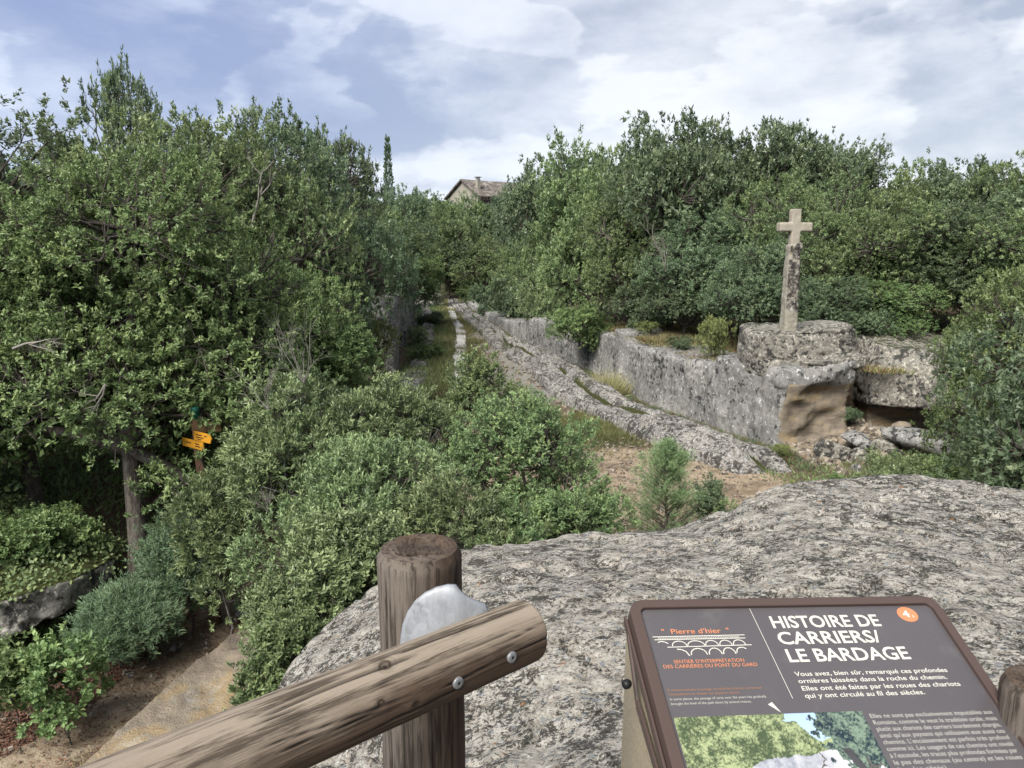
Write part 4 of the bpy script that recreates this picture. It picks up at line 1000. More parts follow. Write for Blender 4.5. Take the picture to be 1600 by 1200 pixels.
    for (px, py, Y, w, k, l) in ((1392, 700, 13.2, 1.0, 'bush1', 'small pale shrub right of the fallen boulders'), (1450, 706, 12.4, 1.5, 'bush1', 'pale low shrub behind the highest edge of the foreground rock'),
                                 (1520, 690, 12.0, 1.6, 'bush0', 'green low shrub behind the right end of the foreground rock'), (1590, 695, 11.4, 1.5, 'bush1', 'pale low shrub at the right edge behind the foreground rock'),
                                 (1300, 736, 13.2, .8, 'bush0', 'small leafy weed in front of the fallen boulders'), (1250, 752, 12.0, .5, 'bush2', 'tiny yellow-green weed at the edge of the foreground rock')):
        T(k, px, py, Y, w, l, 'bush', 'bush')
    T('bush2', 1222, 712, 16.0, .55, 'small yellow-green weed at the foot of the wall corner', 'bush', 'bush', zb=0)
    T('bush3', 1325, 640, 17.6, .6, 'weed growing on the debris inside the hollow', 'bush', 'bush', zb=.5)
    for i, (px, py, Y, w) in enumerate(((1750, 240, 20, 5), (1950, 240, 20, 5), (1750, 330, 14, 4), (1700, 500, 10, 3), (1850, 450, 10, 4), (2100, 300, 15, 6), (1000, 240, 36, 6), (1120, 240, 38, 6), (1250, 240, 38, 6), (1400, 285, 36, 6), (1550, 280, 36, 6), (1700, 280, 30, 6))):
        T('far%d' % (i % 4), px, py, Y, w, 'oak in the depth of the right wood, mostly hidden by nearer crowns', group='hidden oaks of the right wood')
plant_wood()

def near_plants():
    # the big oak on the left bank
    tx, ty = -4.88, 9.15; tz = zg1(tx, ty)
    lob = [(-.1, .9, 3.6, 1.25, 1.1, 1.5), (.9, .8, 3.0, .95, .9, 1.0), (-1.2, .7, 3.2, 1.05, .9, 1.1), (.3, .5, 4.7, 1.05, .9, .95), (-.8, .6, 4.6, .95, .9, .85), (1.5, .5, 2.6, .7, .7, .6),
           (-1.4, .3, 2.3, .75, .65, .6), (.5, .0, 2.5, .75, .6, .5), (1.1, .9, 4.0, .8, .8, .8), (-.4, -.2, 2.9, .9, .7, .7), (1.00, -.42, 1.62, .36, .28, .34)]
    t = make_tree(900, lob, 500, 13, 19, (.056, .029), .28, .15, .25, 'leaf_bright', 'bark', ((0, 0, -.3), (.08, .1, 2.1)), .125, twigs=.35, gap=.35, upleaf=.5, fill=.15)
    place_tree(t, tx, ty, tz, 1, 1, 0, 'oak_tree', 'big leafy oak on the left whose dark bare trunk stands by the path')
    # second trunk, dark, at far left
    t2 = make_tree(901, [(0, .3, 3.0, .9, .8, .9), (-.6, 0, 2.6, .8, .7, .6), (.5, .2, 2.4, .7, .6, .5)], 120, 12, 18, (.06, .032), .28, .15, .25, 'leaf_oak', 'bark', ((0, 0, -.3), (-.1, .1, 1.7)), .10, twigs=.3, gap=.3)
    p = at_y(45, 700, 10.2); place_tree(t2, p[0], p[1], zg1(p[0], p[1]), 1, 1, .4, 'oak_tree', 'smaller oak with a dark trunk in the shade left of the big trunk')
    def shrub(seed, px, pytop, Y, R, nl, mat, lf, label, cl=150, tips=12, lv=16, cr=.2, tw=.12, rosette=False, zlow=.25, twigs=.5, gap=.45, bark='bark', tr=.035, fill=.12, name='shrub'):
        top = at_y(px, pytop, Y); x = float(top[0]); z0 = zg1(x, Y); h = float(top[2]) - z0
        t = make_tree(seed, rnd_lobes(seed, nl, R, h * zlow, h * .97, (.35, .62)), cl, tips, lv, lf, cr, tw, .55, mat, bark, None, tr, twigs=twigs, gap=gap, upleaf=.25, fill=fill, rosette=rosette)
        return place_tree(t, x, Y, z0 - .02, 1, h / crown_extent(t[1])[0], 0, name, label, 'bush')
    OL = (.061, .0185)
    shrub(911, 465, 585, 8.8, .98, 11, 'leaf_olive', OL, 'tall pale olive-green shrub right of the yellow signpost', 258, 13, 17, .19, .13, True, bark='bark_grey')
    shrub(912, 600, 592, 9.2, .86, 10, 'leaf_olive', OL, 'pale grey-green shrub in the centre, left of the paving strip', 232, 13, 17, .19, .13, True, bark='bark_grey')
    shrub(913, 805, 615, 8.9, 1.0, 9, 'leaf_oak', (.046, .022), 'open dark-branched kermes oak between the paving strip and the sandy clearing', 175, 12, 16, .17, .12, False, twigs=.8, gap=.75, fill=.03, tr=.045, name='kermes_oak')
    shrub(914, 752, 542, 11.2, .46, 6, 'leaf_oak', (.052, .024), 'airy small oak in front of the paving strip', 80, 10, 14, .18, .13, False, twigs=.8, gap=.8, fill=.02, tr=.04, name='kermes_oak')
    shrub(915, 680, 735, 6.7, .72, 9, 'leaf_olive', (.049, .0155), 'rounded pale olive shrub right behind the wooden post', 197, 13, 17, .14, .10, True, twigs=.4, fill=.25)
    shrub(916, 505, 800, 6.0, .60, 9, 'leaf_olive', (.046, .020), 'olive shrub beside the path, left of the wooden post', 223, 13, 17, .14, .10, False, zlow=.06, twigs=.4, fill=.3)
    shrub(917, 545, 690, 7.3, .85, 8, 'leaf_olive', (.050, .016), 'pale shrub behind the wooden post, between its two neighbours', 197, 13, 16, .16, .12, True, twigs=.4)
    shrub(918, 895, 735, 7.9, .62, 7, 'leaf_oak', (.042, .020), 'small kermes oak at the edge of the sandy clearing above the foreground rock', 105, 12, 16, .14, .10, False, twigs=.8, gap=.7, fill=.04, name='kermes_oak')
    shrub(919, 330, 735, 8.3, .34, 5, 'leaf_olive', OL, 'pale sprig shrub around the foot of the signpost', 60, 12, 17, .15, .13, True, zlow=.12, gap=.7, bark='bark_grey', fill=.02, tr=.014)
    shrub(920, 790, 780, 6.8, .6, 7, 'leaf_oak', (.042, .020), 'low dark-leaved kermes oak just behind the foreground rock', 110, 12, 16, .14, .10, False, twigs=.6, gap=.5, name='kermes_oak')
    shrub(921, 450, 950, 5.2, .36, 6, 'leaf_oak', (.036, .020), 'low green shrub in front of the foreground rock by the path', 150, 11, 15, .11, .08, False, zlow=.05, twigs=.3, fill=.3)
    shrub(922, 455, 490, 14.0, 1.25, 8, 'leaf_bright', (.07, .034), 'green leafy shrub behind the tall pale shrub', 200, 12, 16, .24, .15, False, fill=.25)
    shrub(923, 1108, 738, 10.6, .24, 4, 'leaf_dark', (.035, .016), 'narrow dark sapling right of the juniper', 40, 12, 14, .10, .08, False, zlow=.05, gap=.3, tr=.015, name='sapling')
    shrub(924, 1140, 775, 9.9, .12, 3, 'leaf_bright', (.035, .016), 'thin small sapling at the right of the juniper by the rock edge', 12, 10, 12, .07, .07, False, zlow=.1, gap=.2, tr=.008, name='sapling')
    # understorey by the path
    shrub(930, 285, 800, 8.7, .55, 8, 'leaf_blue', (.055, .012), 'dark feathery shrub between the big trunk and the signpost', 190, 12, 16, .17, .12, True, zlow=.05, fill=.3, tr=.02)
    shrub(931, 190, 905, 7.9, .37, 8, 'leaf_blue', (.070, .008), 'blue-green wiry broom clump below the big trunk', 160, 13, 18, .16, .16, True, zlow=.02, fill=.2, tr=.012, name='broom_clump')
    shrub(932, 95, 990, 6.6, .30, 6, 'leaf_bright', (.065, .042), 'fresh green sapling with broad leaves by the path at the left edge', 36, 7, 10, .12, .10, False, zlow=-.05, fill=0, tr=.007, name='sapling')
    shrub(933, 5, 990, 6.7, .36, 6, 'leaf_bright', (.065, .042), 'broad-leaved green sapling cut by the left edge', 40, 7, 10, .12, .10, False, zlow=-.05, fill=0, tr=.007, name='sapling')
    if 0: shrub(934, 130, 800, 9.4, .75, 7, 'leaf_oak', (.05, .03), 'shaded low shrub behind the mossy boulder', 120, 11, 14, .18, .12, False, zlow=.05, fill=.3)
    shrub(935, 40, 790, 8.8, .6, 7, 'leaf_bright', (.045, .034), 'ivy bush covering the top of the mossy boulder', 90, 11, 14, .15, .10, False, zlow=.55, fill=.1, tr=.012)
    # juniper
    top = at_y(1045, 690, 10.9); x = float(top[0]); z0 = zg1(x, 10.9); h = float(top[2]) - z0
    rng = np.random.default_rng(77); nb = 170
    u = rng.random(nb) ** .8; a = rng.random(nb) * 6.283; rad = .74 * np.clip(1 - u, 0, 1) ** .75 * np.clip(.35 + u * 4, 0, 1) * rng.uniform(.45, 1.25, nb) * (1 + .40 * np.sin(a * 3 + u * 9)) + .04
    st = np.stack([np.zeros(nb), np.zeros(nb), u * h * .92], 1); en = np.stack([np.cos(a) * rad, np.sin(a) * rad, u * h * .92 + rad * .5 + .06], 1)
    k = np.repeat(np.arange(nb), 34); w = .25 + .75 * rng.random(len(k)) ** .7; tip = st[k] * (1 - w[:, None]) + en[k] * w[:, None] + rng.normal(0, .042, (len(k), 3))
    dr = unit(unit(en - st)[k] + rng.normal(0, .35, (len(k), 3)) + np.array([0, 0, .35]))
    kk = np.repeat(np.arange(len(k)), 12); q = rng.random(len(kk)); pos = tip[kk] + dr[kk] * (q * .07)[:, None]
    axn = unit(dr[kk] * .8 + rand_unit(rng, len(kk)) * .8); v, f = leaf_geo(pos, axn, rand_unit(rng, len(kk)), .024, .0055)
    tint = np.clip(rng.normal(.4, .15, nb)[k][kk] + (w[kk] - .7) * .7 + (q - .5) * .3, 0, 1)
    cr = quads('crown', v, f, [M['needle']], False, dict(tint=np.repeat(tint, 4)))
    g1 = tube_geo(np.array([[0, 0, -.1]]), np.array([[0, 0, h * .95]]), .03, .006, 6); g2 = tube_geo(st, en, .007, .002, 3)
    tm = quads('trunk', np.concatenate([g1[0], g2[0]]), np.concatenate([g1[1], g2[1] + len(g1[0])]), [M['bark']], True)
    place_tree((tm, cr), x, 10.9, z0, 1, 1, 0, 'juniper', 'bright green bushy juniper on the clearing behind the foreground rock', 'bush')
near_plants()

def dead_branches():
    """bare grey twigs sticking out of the foliage"""
    r = random.Random(3); rng = np.random.default_rng(3)
    def spray(label, px, py, Y, ln, dirs, n=7, rad=.0055):
        root_p = at_y(px, py, Y); P0, P1, R0, R1, B = [], [], [], [], []
        def grow(p, d, l, rd, lev):
            e = p + d * l; P0.append(p); P1.append(e); R0.append(rd); R1.append(rd * .55); B.append(rng.normal(0, .05 * l, 3))
            if lev < 3:
                for k in range(r.choice((2, 2, 3))):
                    nd = unit(d + rng.normal(0, .45, 3)); grow(p + d * l * r.uniform(.6, 1), nd, l * r.uniform(.5, .8), rd * .55, lev + 1)
        for k in range(n):
            d = unit(np.array(dirs) + rng.normal(0, .35, 3)); grow(np.zeros(3), d, ln * r.uniform(.5, 1), rad, 0)
        v, f = tube_geo(np.array(P0), np.array(P1), np.array(R0), np.array(R1), 4, np.array(B))
        o = obj('dead_branch', quads('dead_branch', v, f, [M['dead']], True), None, root_p); tag(o, label, 'branch')
    spray('fan of bare grey twigs above the tall pale shrub', 475, 600, 7.9, .42, (-.1, -.2, 1), 8)
    spray('bare grey twigs poking from the side of the tall pale shrub', 420, 640, 7.8, .35, (-.4, -.3, .7), 5)
    spray('lichened dead branch hanging left of the big trunk', 165, 600, 8.1, .30, (-.5, -.1, -.6), 2, .014)
    spray('pale broken dead branch at the far left in the oak foliage', 20, 545, 7.2, .32, (.9, -.1, .35), 1, .016)
    spray('thin dead twigs low in the shrub beside the path', 420, 800, 7.4, .22, (0, -.3, .8), 7, .005)
    spray('bare twigs in front of the dark oak, left of the cross', 1040, 420, 21.0, .9, (-.1, -.2, 1), 6, .012)
    spray('pale bare stem rising through the left wood', 392, 360, 13.8, 1.0, (.1, -.1, 1), 1, .03)
dead_branches()

# ------------------------------------------------------------------ grasses, litter (uncountable)
def blades(name, label, cat, centers, per, hgt, spread, mat, wd=.006, lean=.5, seed=0, name_o=None):
    rng = np.random.default_rng(seed); c = np.asarray(centers, float); k = np.repeat(np.arange(len(c)), per); n = len(k)
    off = rng.normal(0, spread, (n, 2)); x = c[k, 0] + off[:, 0]; y = c[k, 1] + off[:, 1]
    base = np.stack([x, y, c[k, 2] if c.shape[1] > 2 else zg(x, y)], 1)
    ax = unit(np.stack([off[:, 0] / spread * lean * .5, off[:, 1] / spread * lean * .5, np.ones(n)], 1) + rng.normal(0, .25 * lean, (n, 3)))
    s = (c[k, 3] if c.shape[1] > 3 else 1.0); ln = hgt * rng.uniform(.4, 1.2, n) * s
    v, f = tri_leaf(base - ax * ln[:, None] * .2, ax, rand_unit(rng, n), ln, wd)
    tint = np.clip(rng.normal(.5, .2, n) + rng.normal(0, .15, len(c))[k], 0, 1)
    o = obj(name, quads(name, v, f, [M[mat]], False, dict(tint=np.repeat(tint, 3)))); o['kind'] = 'stuff'; tag(o, label, cat); return o
def ground_cover():
    rng = np.random.default_rng(9)
    # between the paving strip and the shelf, and left of the strip
    c = []
    px = lambda y: np.interp(y, [19.5, 31.4, 43, 57, 65], [-1.35, -2.19, -3.0, -4.6, -5.05])
    for i in range(1000):
        y = rng.uniform(19.5, 66); s = rng.choice([-1, 1]); x = px(y) + s * (.24 + abs(rng.normal(0, .42)) + .18 * math.sin(y * .9)); c.append((x, y))
    c = np.array(c); z = zg(c[:, 0], c[:, 1])
    blades('grass', 'mixed green and straw grass lining the paving strip of the lane', 'grass', np.column_stack([c, z]), 26, .30, .12, 'grass_green', .016, .7, 1)
    c2 = c[rng.random(len(c)) < .16]; blades('dry_grass', 'straw-coloured grass lining the paving strip of the lane', 'grass', np.column_stack([c2, zg(c2[:, 0], c2[:, 1])]), 22, .42, .14, 'grass_dry', .016, .7, 2)
    # foot of the right wall
    y = rng.uniform(15.2, 60, 1500); x = np.where(y < 16.8, 6.06 + (16.8 - y) * .372, xR(y)) - .12 - np.abs(rng.normal(0, .42, len(y)))
    blades('ground_cover', 'dark weeds along the foot of the right wall', 'weeds', np.column_stack([x, y, zg(x, y)]), 30, .16, .12, 'leaf_dark', .020, 1.2, 3)
    m = rng.random(len(x)) < .4
    blades('dry_weeds', 'brown dry weeds along the foot of the right wall', 'weeds', np.column_stack([x[m], y[m], zg(x[m], y[m])]), 26, .20, .13, 'litter', .014, 1.2, 4)
    # big straw tussock by the wall step
    b = at_y(955, 612, 23.4); c = [(b[0] - .1 + rng.normal(0, .22), b[1] + rng.normal(0, .18), .0, 1.0) for _ in range(18)]
    blades('straw_tussock', 'tall straw-coloured tussock at the foot of the wall step', 'grass', c, 60, .95, .12, 'grass_dry', .018, 1.1, 5)
    # yellow-green patch by the clearing
    q = at_z(905, 668, 0); c = np.column_stack([q[0] + rng.normal(.2, .75, 240), q[1] + rng.normal(-.2, .8, 240)])
    blades('grass', 'yellow-green grass patch between the rock shelf and the sandy clearing', 'grass', np.column_stack([c, zg(c[:, 0], c[:, 1])]), 40, .20, .16, 'grass_green', .012, .8, 6)
    # dry bank above the wall
    y = rng.uniform(17.6, 30, 700); x = xR(y) + .35 + rng.random(700) * 3.2
    z = np.maximum(zg(x, y), topR(y) - .02); m = ~((x > 5.1) & (y < 19.6) & (x < 8.5))
    x, y, z = x[m], y[m], z[m]
    blades('dry_grass', 'dry brown grass on the bank above the right wall', 'grass', np.column_stack([x, y, z]), 26, .22, .16, 'grass_dry', .014, 1.1, 7)
    mm = rng.random(len(x)) < .5
    blades('heath', 'low reddish heath plants on the bank above the right wall', 'weeds', np.column_stack([x[mm], y[mm], z[mm]]), 40, .18, .16, 'litter', .016, 1.3, 8)
    m3 = rng.random(len(x)) < .4
    blades('ground_cover', 'green weeds on the bank above the right wall', 'weeds', np.column_stack([x[m3], y[m3], z[m3]]), 30, .18, .15, 'leaf_yellow', .022, 1.3, 18)
    # shadowy ground cover on the left bank and under the shrubs
    n = 2200; y = rng.uniform(5.5, 20, n); x = xL(y) + .25 - rng.random(n) ** 1.5 * 3.5
    blades('ground_cover', 'leafy weeds covering the shaded left bank', 'weeds', np.column_stack([x, y, zg(x, y)]), 14, .16, .16, 'leaf_bright', .035, 1.4, 9)
    n = 600; y = rng.uniform(4.6, 9, n); pc = np.interp(y, [4, 7, 9, 11, 14], [-5.6, -4.2, -3.9, -3.5, -2.2]); x = pc + .7 + np.abs(rng.normal(0, .5, n))
    blades('dry_grass', 'thin dry grass on the verge right of the path', 'grass', np.column_stack([x[:240], y[:240], zg(x[:240], y[:240])]), 16, .10, .10, 'grass_dry', .004, 1.0, 10)
    # left verge in front of the left wall
    n = 700; y = rng.uniform(20, 60, n); x = np.interp(y, LW[:, 1], LW[:, 0]) + .3 + rng.random(n) * 1.6
    blades('ground_cover', 'green undergrowth at the foot of the left wall', 'weeds', np.column_stack([x, y, zg(x, y)]), 30, .30, .18, 'leaf_oak', .030, 1.2, 11)
    # moss-green fringe round the rubble and the boulders
    n = 260; x = rng.uniform(5.2, 11.5, n); y = rng.uniform(14.2, 16.6, n)
    blades('ground_cover', 'weeds in front of the fallen boulders', 'weeds', np.column_stack([x, y, zg(x, y)]), 26, .14, .16, 'leaf_oak', .022, 1.2, 12)
    # ivy and brambles on the mossy boulder
    co, no = IVY[0]; n = 15000; k = rng.integers(0, len(co), n); q = co[k] + no[k] * (rng.random((n, 1)) ** 2 * .22) + rng.normal(0, .02, (n, 3))
    v, f = leaf_geo(q, unit(rng.normal(0, 1, (n, 3)) + np.array([0, -.3, 0])), unit(no[k] + rng.normal(0, .5, (n, 3)) + np.array([0, -.3, .3])), rng.uniform(.03, .065, n), .042, .12)
    o = obj('ivy', quads('ivy', v, f, [M['leaf_oak']], False, dict(tint=np.repeat(np.clip(rng.normal(.5, .25, n), 0, 1), 4)))); o['kind'] = 'stuff'; tag(o, 'ivy and brambles creeping over the mossy boulder', 'ivy')
    # fallen leaves on the path edge
    n = 2600; x = rng.normal(2.2, 2.0, n); y = rng.uniform(10.5, 18, n)
    v, f = leaf_geo(np.stack([x, y, zg(x, y) + .015], 1), unit(np.stack([rng.normal(size=n), rng.normal(size=n), rng.normal(0, .2, n)], 1)), unit(np.stack([rng.normal(0, .3, n), rng.normal(0, .3, n), np.ones(n)], 1)), rng.uniform(.02, .05, n), .022, .2)
    o = obj('leaf_litter', quads('leaf_litter', v, f, [M['litter']], False, dict(tint=np.repeat(rng.random(n) * .7, 4)))); o['kind'] = 'stuff'; tag(o, 'scattered dead leaves on the sandy clearing', 'leaf litter')
    n = 22000; y = rng.uniform(4.5, 12.5, n); pc = np.interp(y, [4, 7, 9, 11, 14], [-5.6, -4.2, -3.9, -3.5, -2.2])
    side = rng.random(n) < .72; x = np.where(side, pc - .22 - np.abs(rng.normal(0, .40, n)), pc + rng.normal(.5, .8, n))
    z = zg(x, y) + .012 + rng.random(n) * .015 - .08 * (sm(np.abs(x - pc), .9, .35))
    v, f = leaf_geo(np.stack([x, y, z], 1), unit(np.stack([rng.normal(size=n), rng.normal(size=n), rng.normal(0, .25, n)], 1)), unit(np.stack([rng.normal(0, .3, n), rng.normal(0, .3, n), np.ones(n)], 1)), rng.uniform(.02, .045, n), .02, .2)
    o = obj('leaf_litter', quads('leaf_litter', v, f, [M['litter']], False, dict(tint=np.repeat(rng.random(n), 4)))); o['kind'] = 'stuff'; tag(o, 'reddish-brown fallen leaves along the left path', 'leaf litter')
ground_cover()

# ------------------------------------------------------------------ signpost in the shrubs
def solid_poly(pts, th):
    """prism from 2D outline (x,z) with thickness th along y"""
    bm = bmesh.new(); a = [bm.verts.new((x, -th / 2, z)) for x, z in pts]; b = [bm.verts.new((x, th / 2, z)) for x, z in pts]
    bm.faces.new(a); bm.faces.new(b[::-1]); n = len(pts)
    for i in range(n): bm.faces.new((a[i], b[i], b[(i + 1) % n], a[(i + 1) % n]))
    bmesh.ops.recalc_face_normals(bm, faces=bm.faces); return bm
def lathe(profile, n=24):
    bm = bmesh.new(); rings = []
    for r, z in profile:
        rings.append([bm.verts.new((r * math.cos(2 * math.pi * k / n), r * math.sin(2 * math.pi * k / n), z)) for k in range(n)] if r > 1e-6 else [bm.verts.new((0, 0, z))])
    for a, b in zip(rings[:-1], rings[1:]):
        for k in range(n):
            k2 = (k + 1) % n
            if len(a) == 1: bm.faces.new((a[0], b[k], b[k2]))
            elif len(b) == 1: bm.faces.new((a[k], b[0], a[k2]))
            else: bm.faces.new((a[k], b[k], b[k2], a[k2]))
    bmesh.ops.recalc_face_normals(bm, faces=bm.faces); return bm
M['sign_yellow'] = mat_plain('yellow_sign_paint', (.72, .34, .03), .45, 0, .06, 8)
M['sign_brown'] = mat_plain('brown_sign_paint', (.14, .085, .035), .5, 0, .1, 8)
M['sign_green'] = mat_plain('green_cap_paint', (.02, .16, .11), .5)
M['post_brown'] = mat_plain('reddish_post_wood', (.14, .075, .045), .85, 0, .3, 15)
M['black'] = mat_plain('black_plastic', (.015, .015, .016), .5)
M['dark_ink'] = mat_plain('dark_ink', (.03, .025, .02), .7)
def build_signpost():
    Y = 8.9; b = at_y(327, 812, Y); x = float(b[0]); z0 = zg1(x, Y)
    top = float(at_y(318, 650, Y)[2]) - z0
    root = thing('signpost', 'brown hiking signpost with yellow arrow plates and green cap half hidden in leaves', 'signpost', (x, Y, z0))
    root.rotation_euler = (0, math.radians(-1.5), 0)
    bm = bmesh.new(); hull_bm(bm, box_pts((0, 0, top / 2 - .1), (.09, .09, top + .1))); bmesh.ops.bevel(bm, geom=bm.edges[:], offset=.006, segments=1, affect='EDGES')
    obj('post', bm_mesh('post', bm, M['post_brown']), root)
    obj('cap', bm_mesh('cap', lathe([(0, top + .11), (.045, top + .11), (.05, top + .10), (.05, top - .03), (.0, top - .03)]), M['sign_green'], True), root)
    def plate(pts, mat, rz, z, ymove, lab=None, marks=()):
        o = obj('sign_plate', bm_mesh('sign_plate', solid_poly(pts, .014), M[mat]), root, (0, ymove, z), (0, 0, rz))
        if lab: o['label'] = lab
        if marks:
            bm = bmesh.new()
            for (mx, mz, w, h) in marks: hull_bm(bm, box_pts((mx, -.0085, mz), (w, .002, h)))
            obj('lettering', bm_mesh('lettering', bm, M['dark_ink']), o)
    plate([(-.02, -.06), (.30, -.06), (.30, .06), (-.02, .06)], 'sign_brown', math.radians(8), top - .13, -.06, 'brown upper plate')
    plate([(-.02, -.055), (.33, -.055), (.36, 0), (.33, .055), (-.02, .055)], 'sign_yellow', math.radians(-38), top - .22, -.075, 'upper yellow arrow plate', ((.10, .02, .12, .012), (.24, .02, .06, .012), (.12, -.01, .15, .012), (.10, -.034, .08, .010)))
    plate([(-.30, -.05), (.17, -.05), (.17, .05), (-.30, .05)], 'sign_yellow', math.radians(-38), top - .335, -.075, 'lower yellow plate', ((.04, .015, .09, .012), (.05, -.015, .11, .012), (-.16, .01, .12, .012)))
build_signpost()

# ------------------------------------------------------------------ wooden fence
def mat_wood(name, base, grey, dark):
    t = NT(name); st = t.mapping(t.obj, (1, 1, .055)); st2 = t.mapping(t.obj, (1, 1, .02))
    g = t.noise(95, 8, .72, st, .15); g2 = t.noise(14, 6, .7, st, .25); g3 = t.noise(230, 5, .75, st2); big = t.noise(9, 4, .6, t.mapping(t.obj, (1, 1, .35)))
    c = t.mix(t.step(g2, .35, .65), base, tuple(x * .58 for x in base))
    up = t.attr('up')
    c = t.mix(t.step(t.math('ADD', t.math('MULTIPLY', up, .75), t.math('MULTIPLY', t.math('SUBTRACT', big, .5), 1.0)), .25, .72), c, grey)  # grey blended in towards one side: the log's lit side put into colour
    c = t.mix(t.math('MULTIPLY', t.step(g, .47, .62), .78), c, dark)
    c = t.mix(t.math('MULTIPLY', t.step(g3, .56, .68), .55), c, tuple(x * 1.6 for x in dark))
    cr = t.attr('crack'); c = t.mix(cr, c, (.012, .009, .007))
    kn = t.attr('knot'); c = t.mix(t.step(kn, .15, .9), c, (.035, .022, .014))
    t.bump(t.math('ADD', g, t.math('MULTIPLY', g3, .6)), .85, .0028)
    return t.done(c, .85)
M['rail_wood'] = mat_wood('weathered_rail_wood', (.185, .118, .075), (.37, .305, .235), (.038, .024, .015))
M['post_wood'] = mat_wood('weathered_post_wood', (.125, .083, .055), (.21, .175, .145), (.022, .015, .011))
def log_mesh(name, L, r0, r1, seed, mat, lit_dir=(0, 0, 1), cracks=(), knots=(), na=150, nz=190, end_round=.008, hole=0.0, flat=()):
    rng = np.random.default_rng(seed); z = np.linspace(0, L, nz)
    er = np.clip(np.minimum(z, L - z) / end_round, 0, 1); capr = np.sqrt(1 - (1 - er) ** 2) * .10 + .90
    a = np.linspace(0, 2 * math.pi, na, endpoint=False); Aa, Z = np.meshgrid(a, z, indexing='ij')
    R = (r0 + (r1 - r0) * Z / L)
    P = np.stack([np.cos(Aa) * .08, np.sin(Aa) * .08, Z * .06], -1).reshape(-1, 3)
    g = fbm(P, 60, 4, seed).reshape(Aa.shape) * .0018 + fbm(P, 20, 3, seed + 3).reshape(Aa.shape) * .0026
    Q = np.stack([np.cos(Aa) * .3, np.sin(Aa) * .3, Z * 3], -1).reshape(-1, 3); g += fbm(Q, 1.5, 3, seed + 7).reshape(Aa.shape) * .0035
    crk = np.zeros_like(Aa); kn = np.zeros_like(Aa)
    for (ang, z0, z1, w, dep, wob) in cracks:
        c = ang + wob * np.sin(Z * 9 + ang * 3) * .08 + fbm(np.stack([Z.ravel() * 9, Z.ravel() * 0, Z.ravel() * 0 + ang], 1), 1, 3, 5).reshape(Aa.shape) * .09 * wob
        da = (Aa - c + math.pi) % (2 * math.pi) - math.pi; win = sm(Z, z0, z0 + .05 * L) * sm(Z, z1, z1 - .05 * L)
        e = np.exp(-(da * R / w) ** 2) * win; g -= e * dep; crk = np.maximum(crk, e * .95)
    for (ang, zk, rk, raise_) in knots:
        da = (Aa - ang + math.pi) % (2 * math.pi) - math.pi; dd = np.hypot(da * R, (Z - zk) * .75) / rk
        kn = np.maximum(kn, np.exp(-dd ** 2 * 1.6) * (.75 + .25 * np.cos(dd * 16))); g += raise_ * np.exp(-(dd * .6) ** 2) - .003 * np.exp(-(dd * 2.2) ** 2)
    for (ang, dep) in flat:
        da = (Aa - ang + math.pi) % (2 * math.pi) - math.pi; g -= dep * np.exp(-(da / .45) ** 2)
    RR = (R + g) * capr[None, :]
    v = np.stack([np.cos(Aa) * RR, np.sin(Aa) * RR, Z], -1).reshape(-1, 3); f = [grid_faces(na, nz, True)]; n = len(v)
    nrm = np.stack([np.cos(Aa), np.sin(Aa), Z * 0], -1).reshape(-1, 3); up = (nrm @ np.array(lit_dir)); up = np.clip(up * .5 + .5, 0, 1)  # how far each point turns to the side painted as lit
    # end caps with growth rings and radial checks
    caps, cf, cu, cc = [], [], [], []; nr = 40
    for end, zz, sgn in ((0, 0.0, -1), (nz - 1, L, 1)):
        ring0 = v.reshape(na, nz, 3)[:, end, :2]; off = n + len(caps) * na * (nr)
        t = np.linspace(1, 0.02, nr); V = ring0[:, None, :] * t[None, :, None]
        rr = t[None, :] * np.ones((na, 1)); ringsn = np.sin(rr * 46 + 3 * fbm(np.stack([V[..., 0].ravel(), V[..., 1].ravel(), V[..., 0].ravel() * 0], 1), 40, 3, 9).reshape(rr.shape)) * .0007
        h = ringsn + fbm(np.stack([V[..., 0].ravel() * 60, V[..., 1].ravel() * 60, V[..., 0].ravel() * 0], 1), 1, 4, 19).reshape(rr.shape) * .0026 * (rr < .96)
        ck = np.zeros_like(rr)
        for q in range(9):
            th = rng.uniform(0, 6.283); w = .02 + .03 * rng.random(); da = (a[:, None] - th + .25 * np.sin(rr * 5 + q) + math.pi) % (2 * math.pi) - math.pi
            e = np.exp(-(da * np.maximum(rr, .15) / w) ** 2) * sm(rr, .1, .3) * sm(rr, rng.uniform(.6, 1.0), .5); ck = np.maximum(ck, e)
        if hole and sgn > 0:
            hx = V[..., 0] / r1; hy = V[..., 1] / r1; hd = np.hypot((hx - .12) / .42, (hy + .28) / .17) + .35 * fbm(np.stack([hx.ravel() * 3, hy.ravel() * 3, hx.ravel() * 0], 1), 1.4, 3, 31).reshape(rr.shape)
            e = sm(hd, 1.15, .75); h = h - e * hole; ck = np.maximum(ck, e * .9)
            hd2 = np.hypot((hx - .02) / .62, (hy + .02) / .50) + .5 * fbm(np.stack([hx.ravel() * 3, hy.ravel() * 3, hx.ravel() * 0 + 4], 1), 1.4, 3, 33).reshape(rr.shape)
            e2 = sm(hd2, 1.1, .8); h = h - e2 * .004; ck = np.maximum(ck, e2 * .45)
        h = h - ck * .003
        caps.append(np.concatenate([V, (zz + sgn * (h + .0015 * sm(rr, 1, .9)))[..., None]], -1).reshape(-1, 3)); gf = grid_faces(na, nr, True) + n + (len(caps) - 1) * na * nr
        if sgn < 0: gf = gf[:, ::-1]
        cf.append(gf); cu.append(np.full(na * nr, .5)); cc.append(np.clip(ck, 0, 1).ravel() * .85)
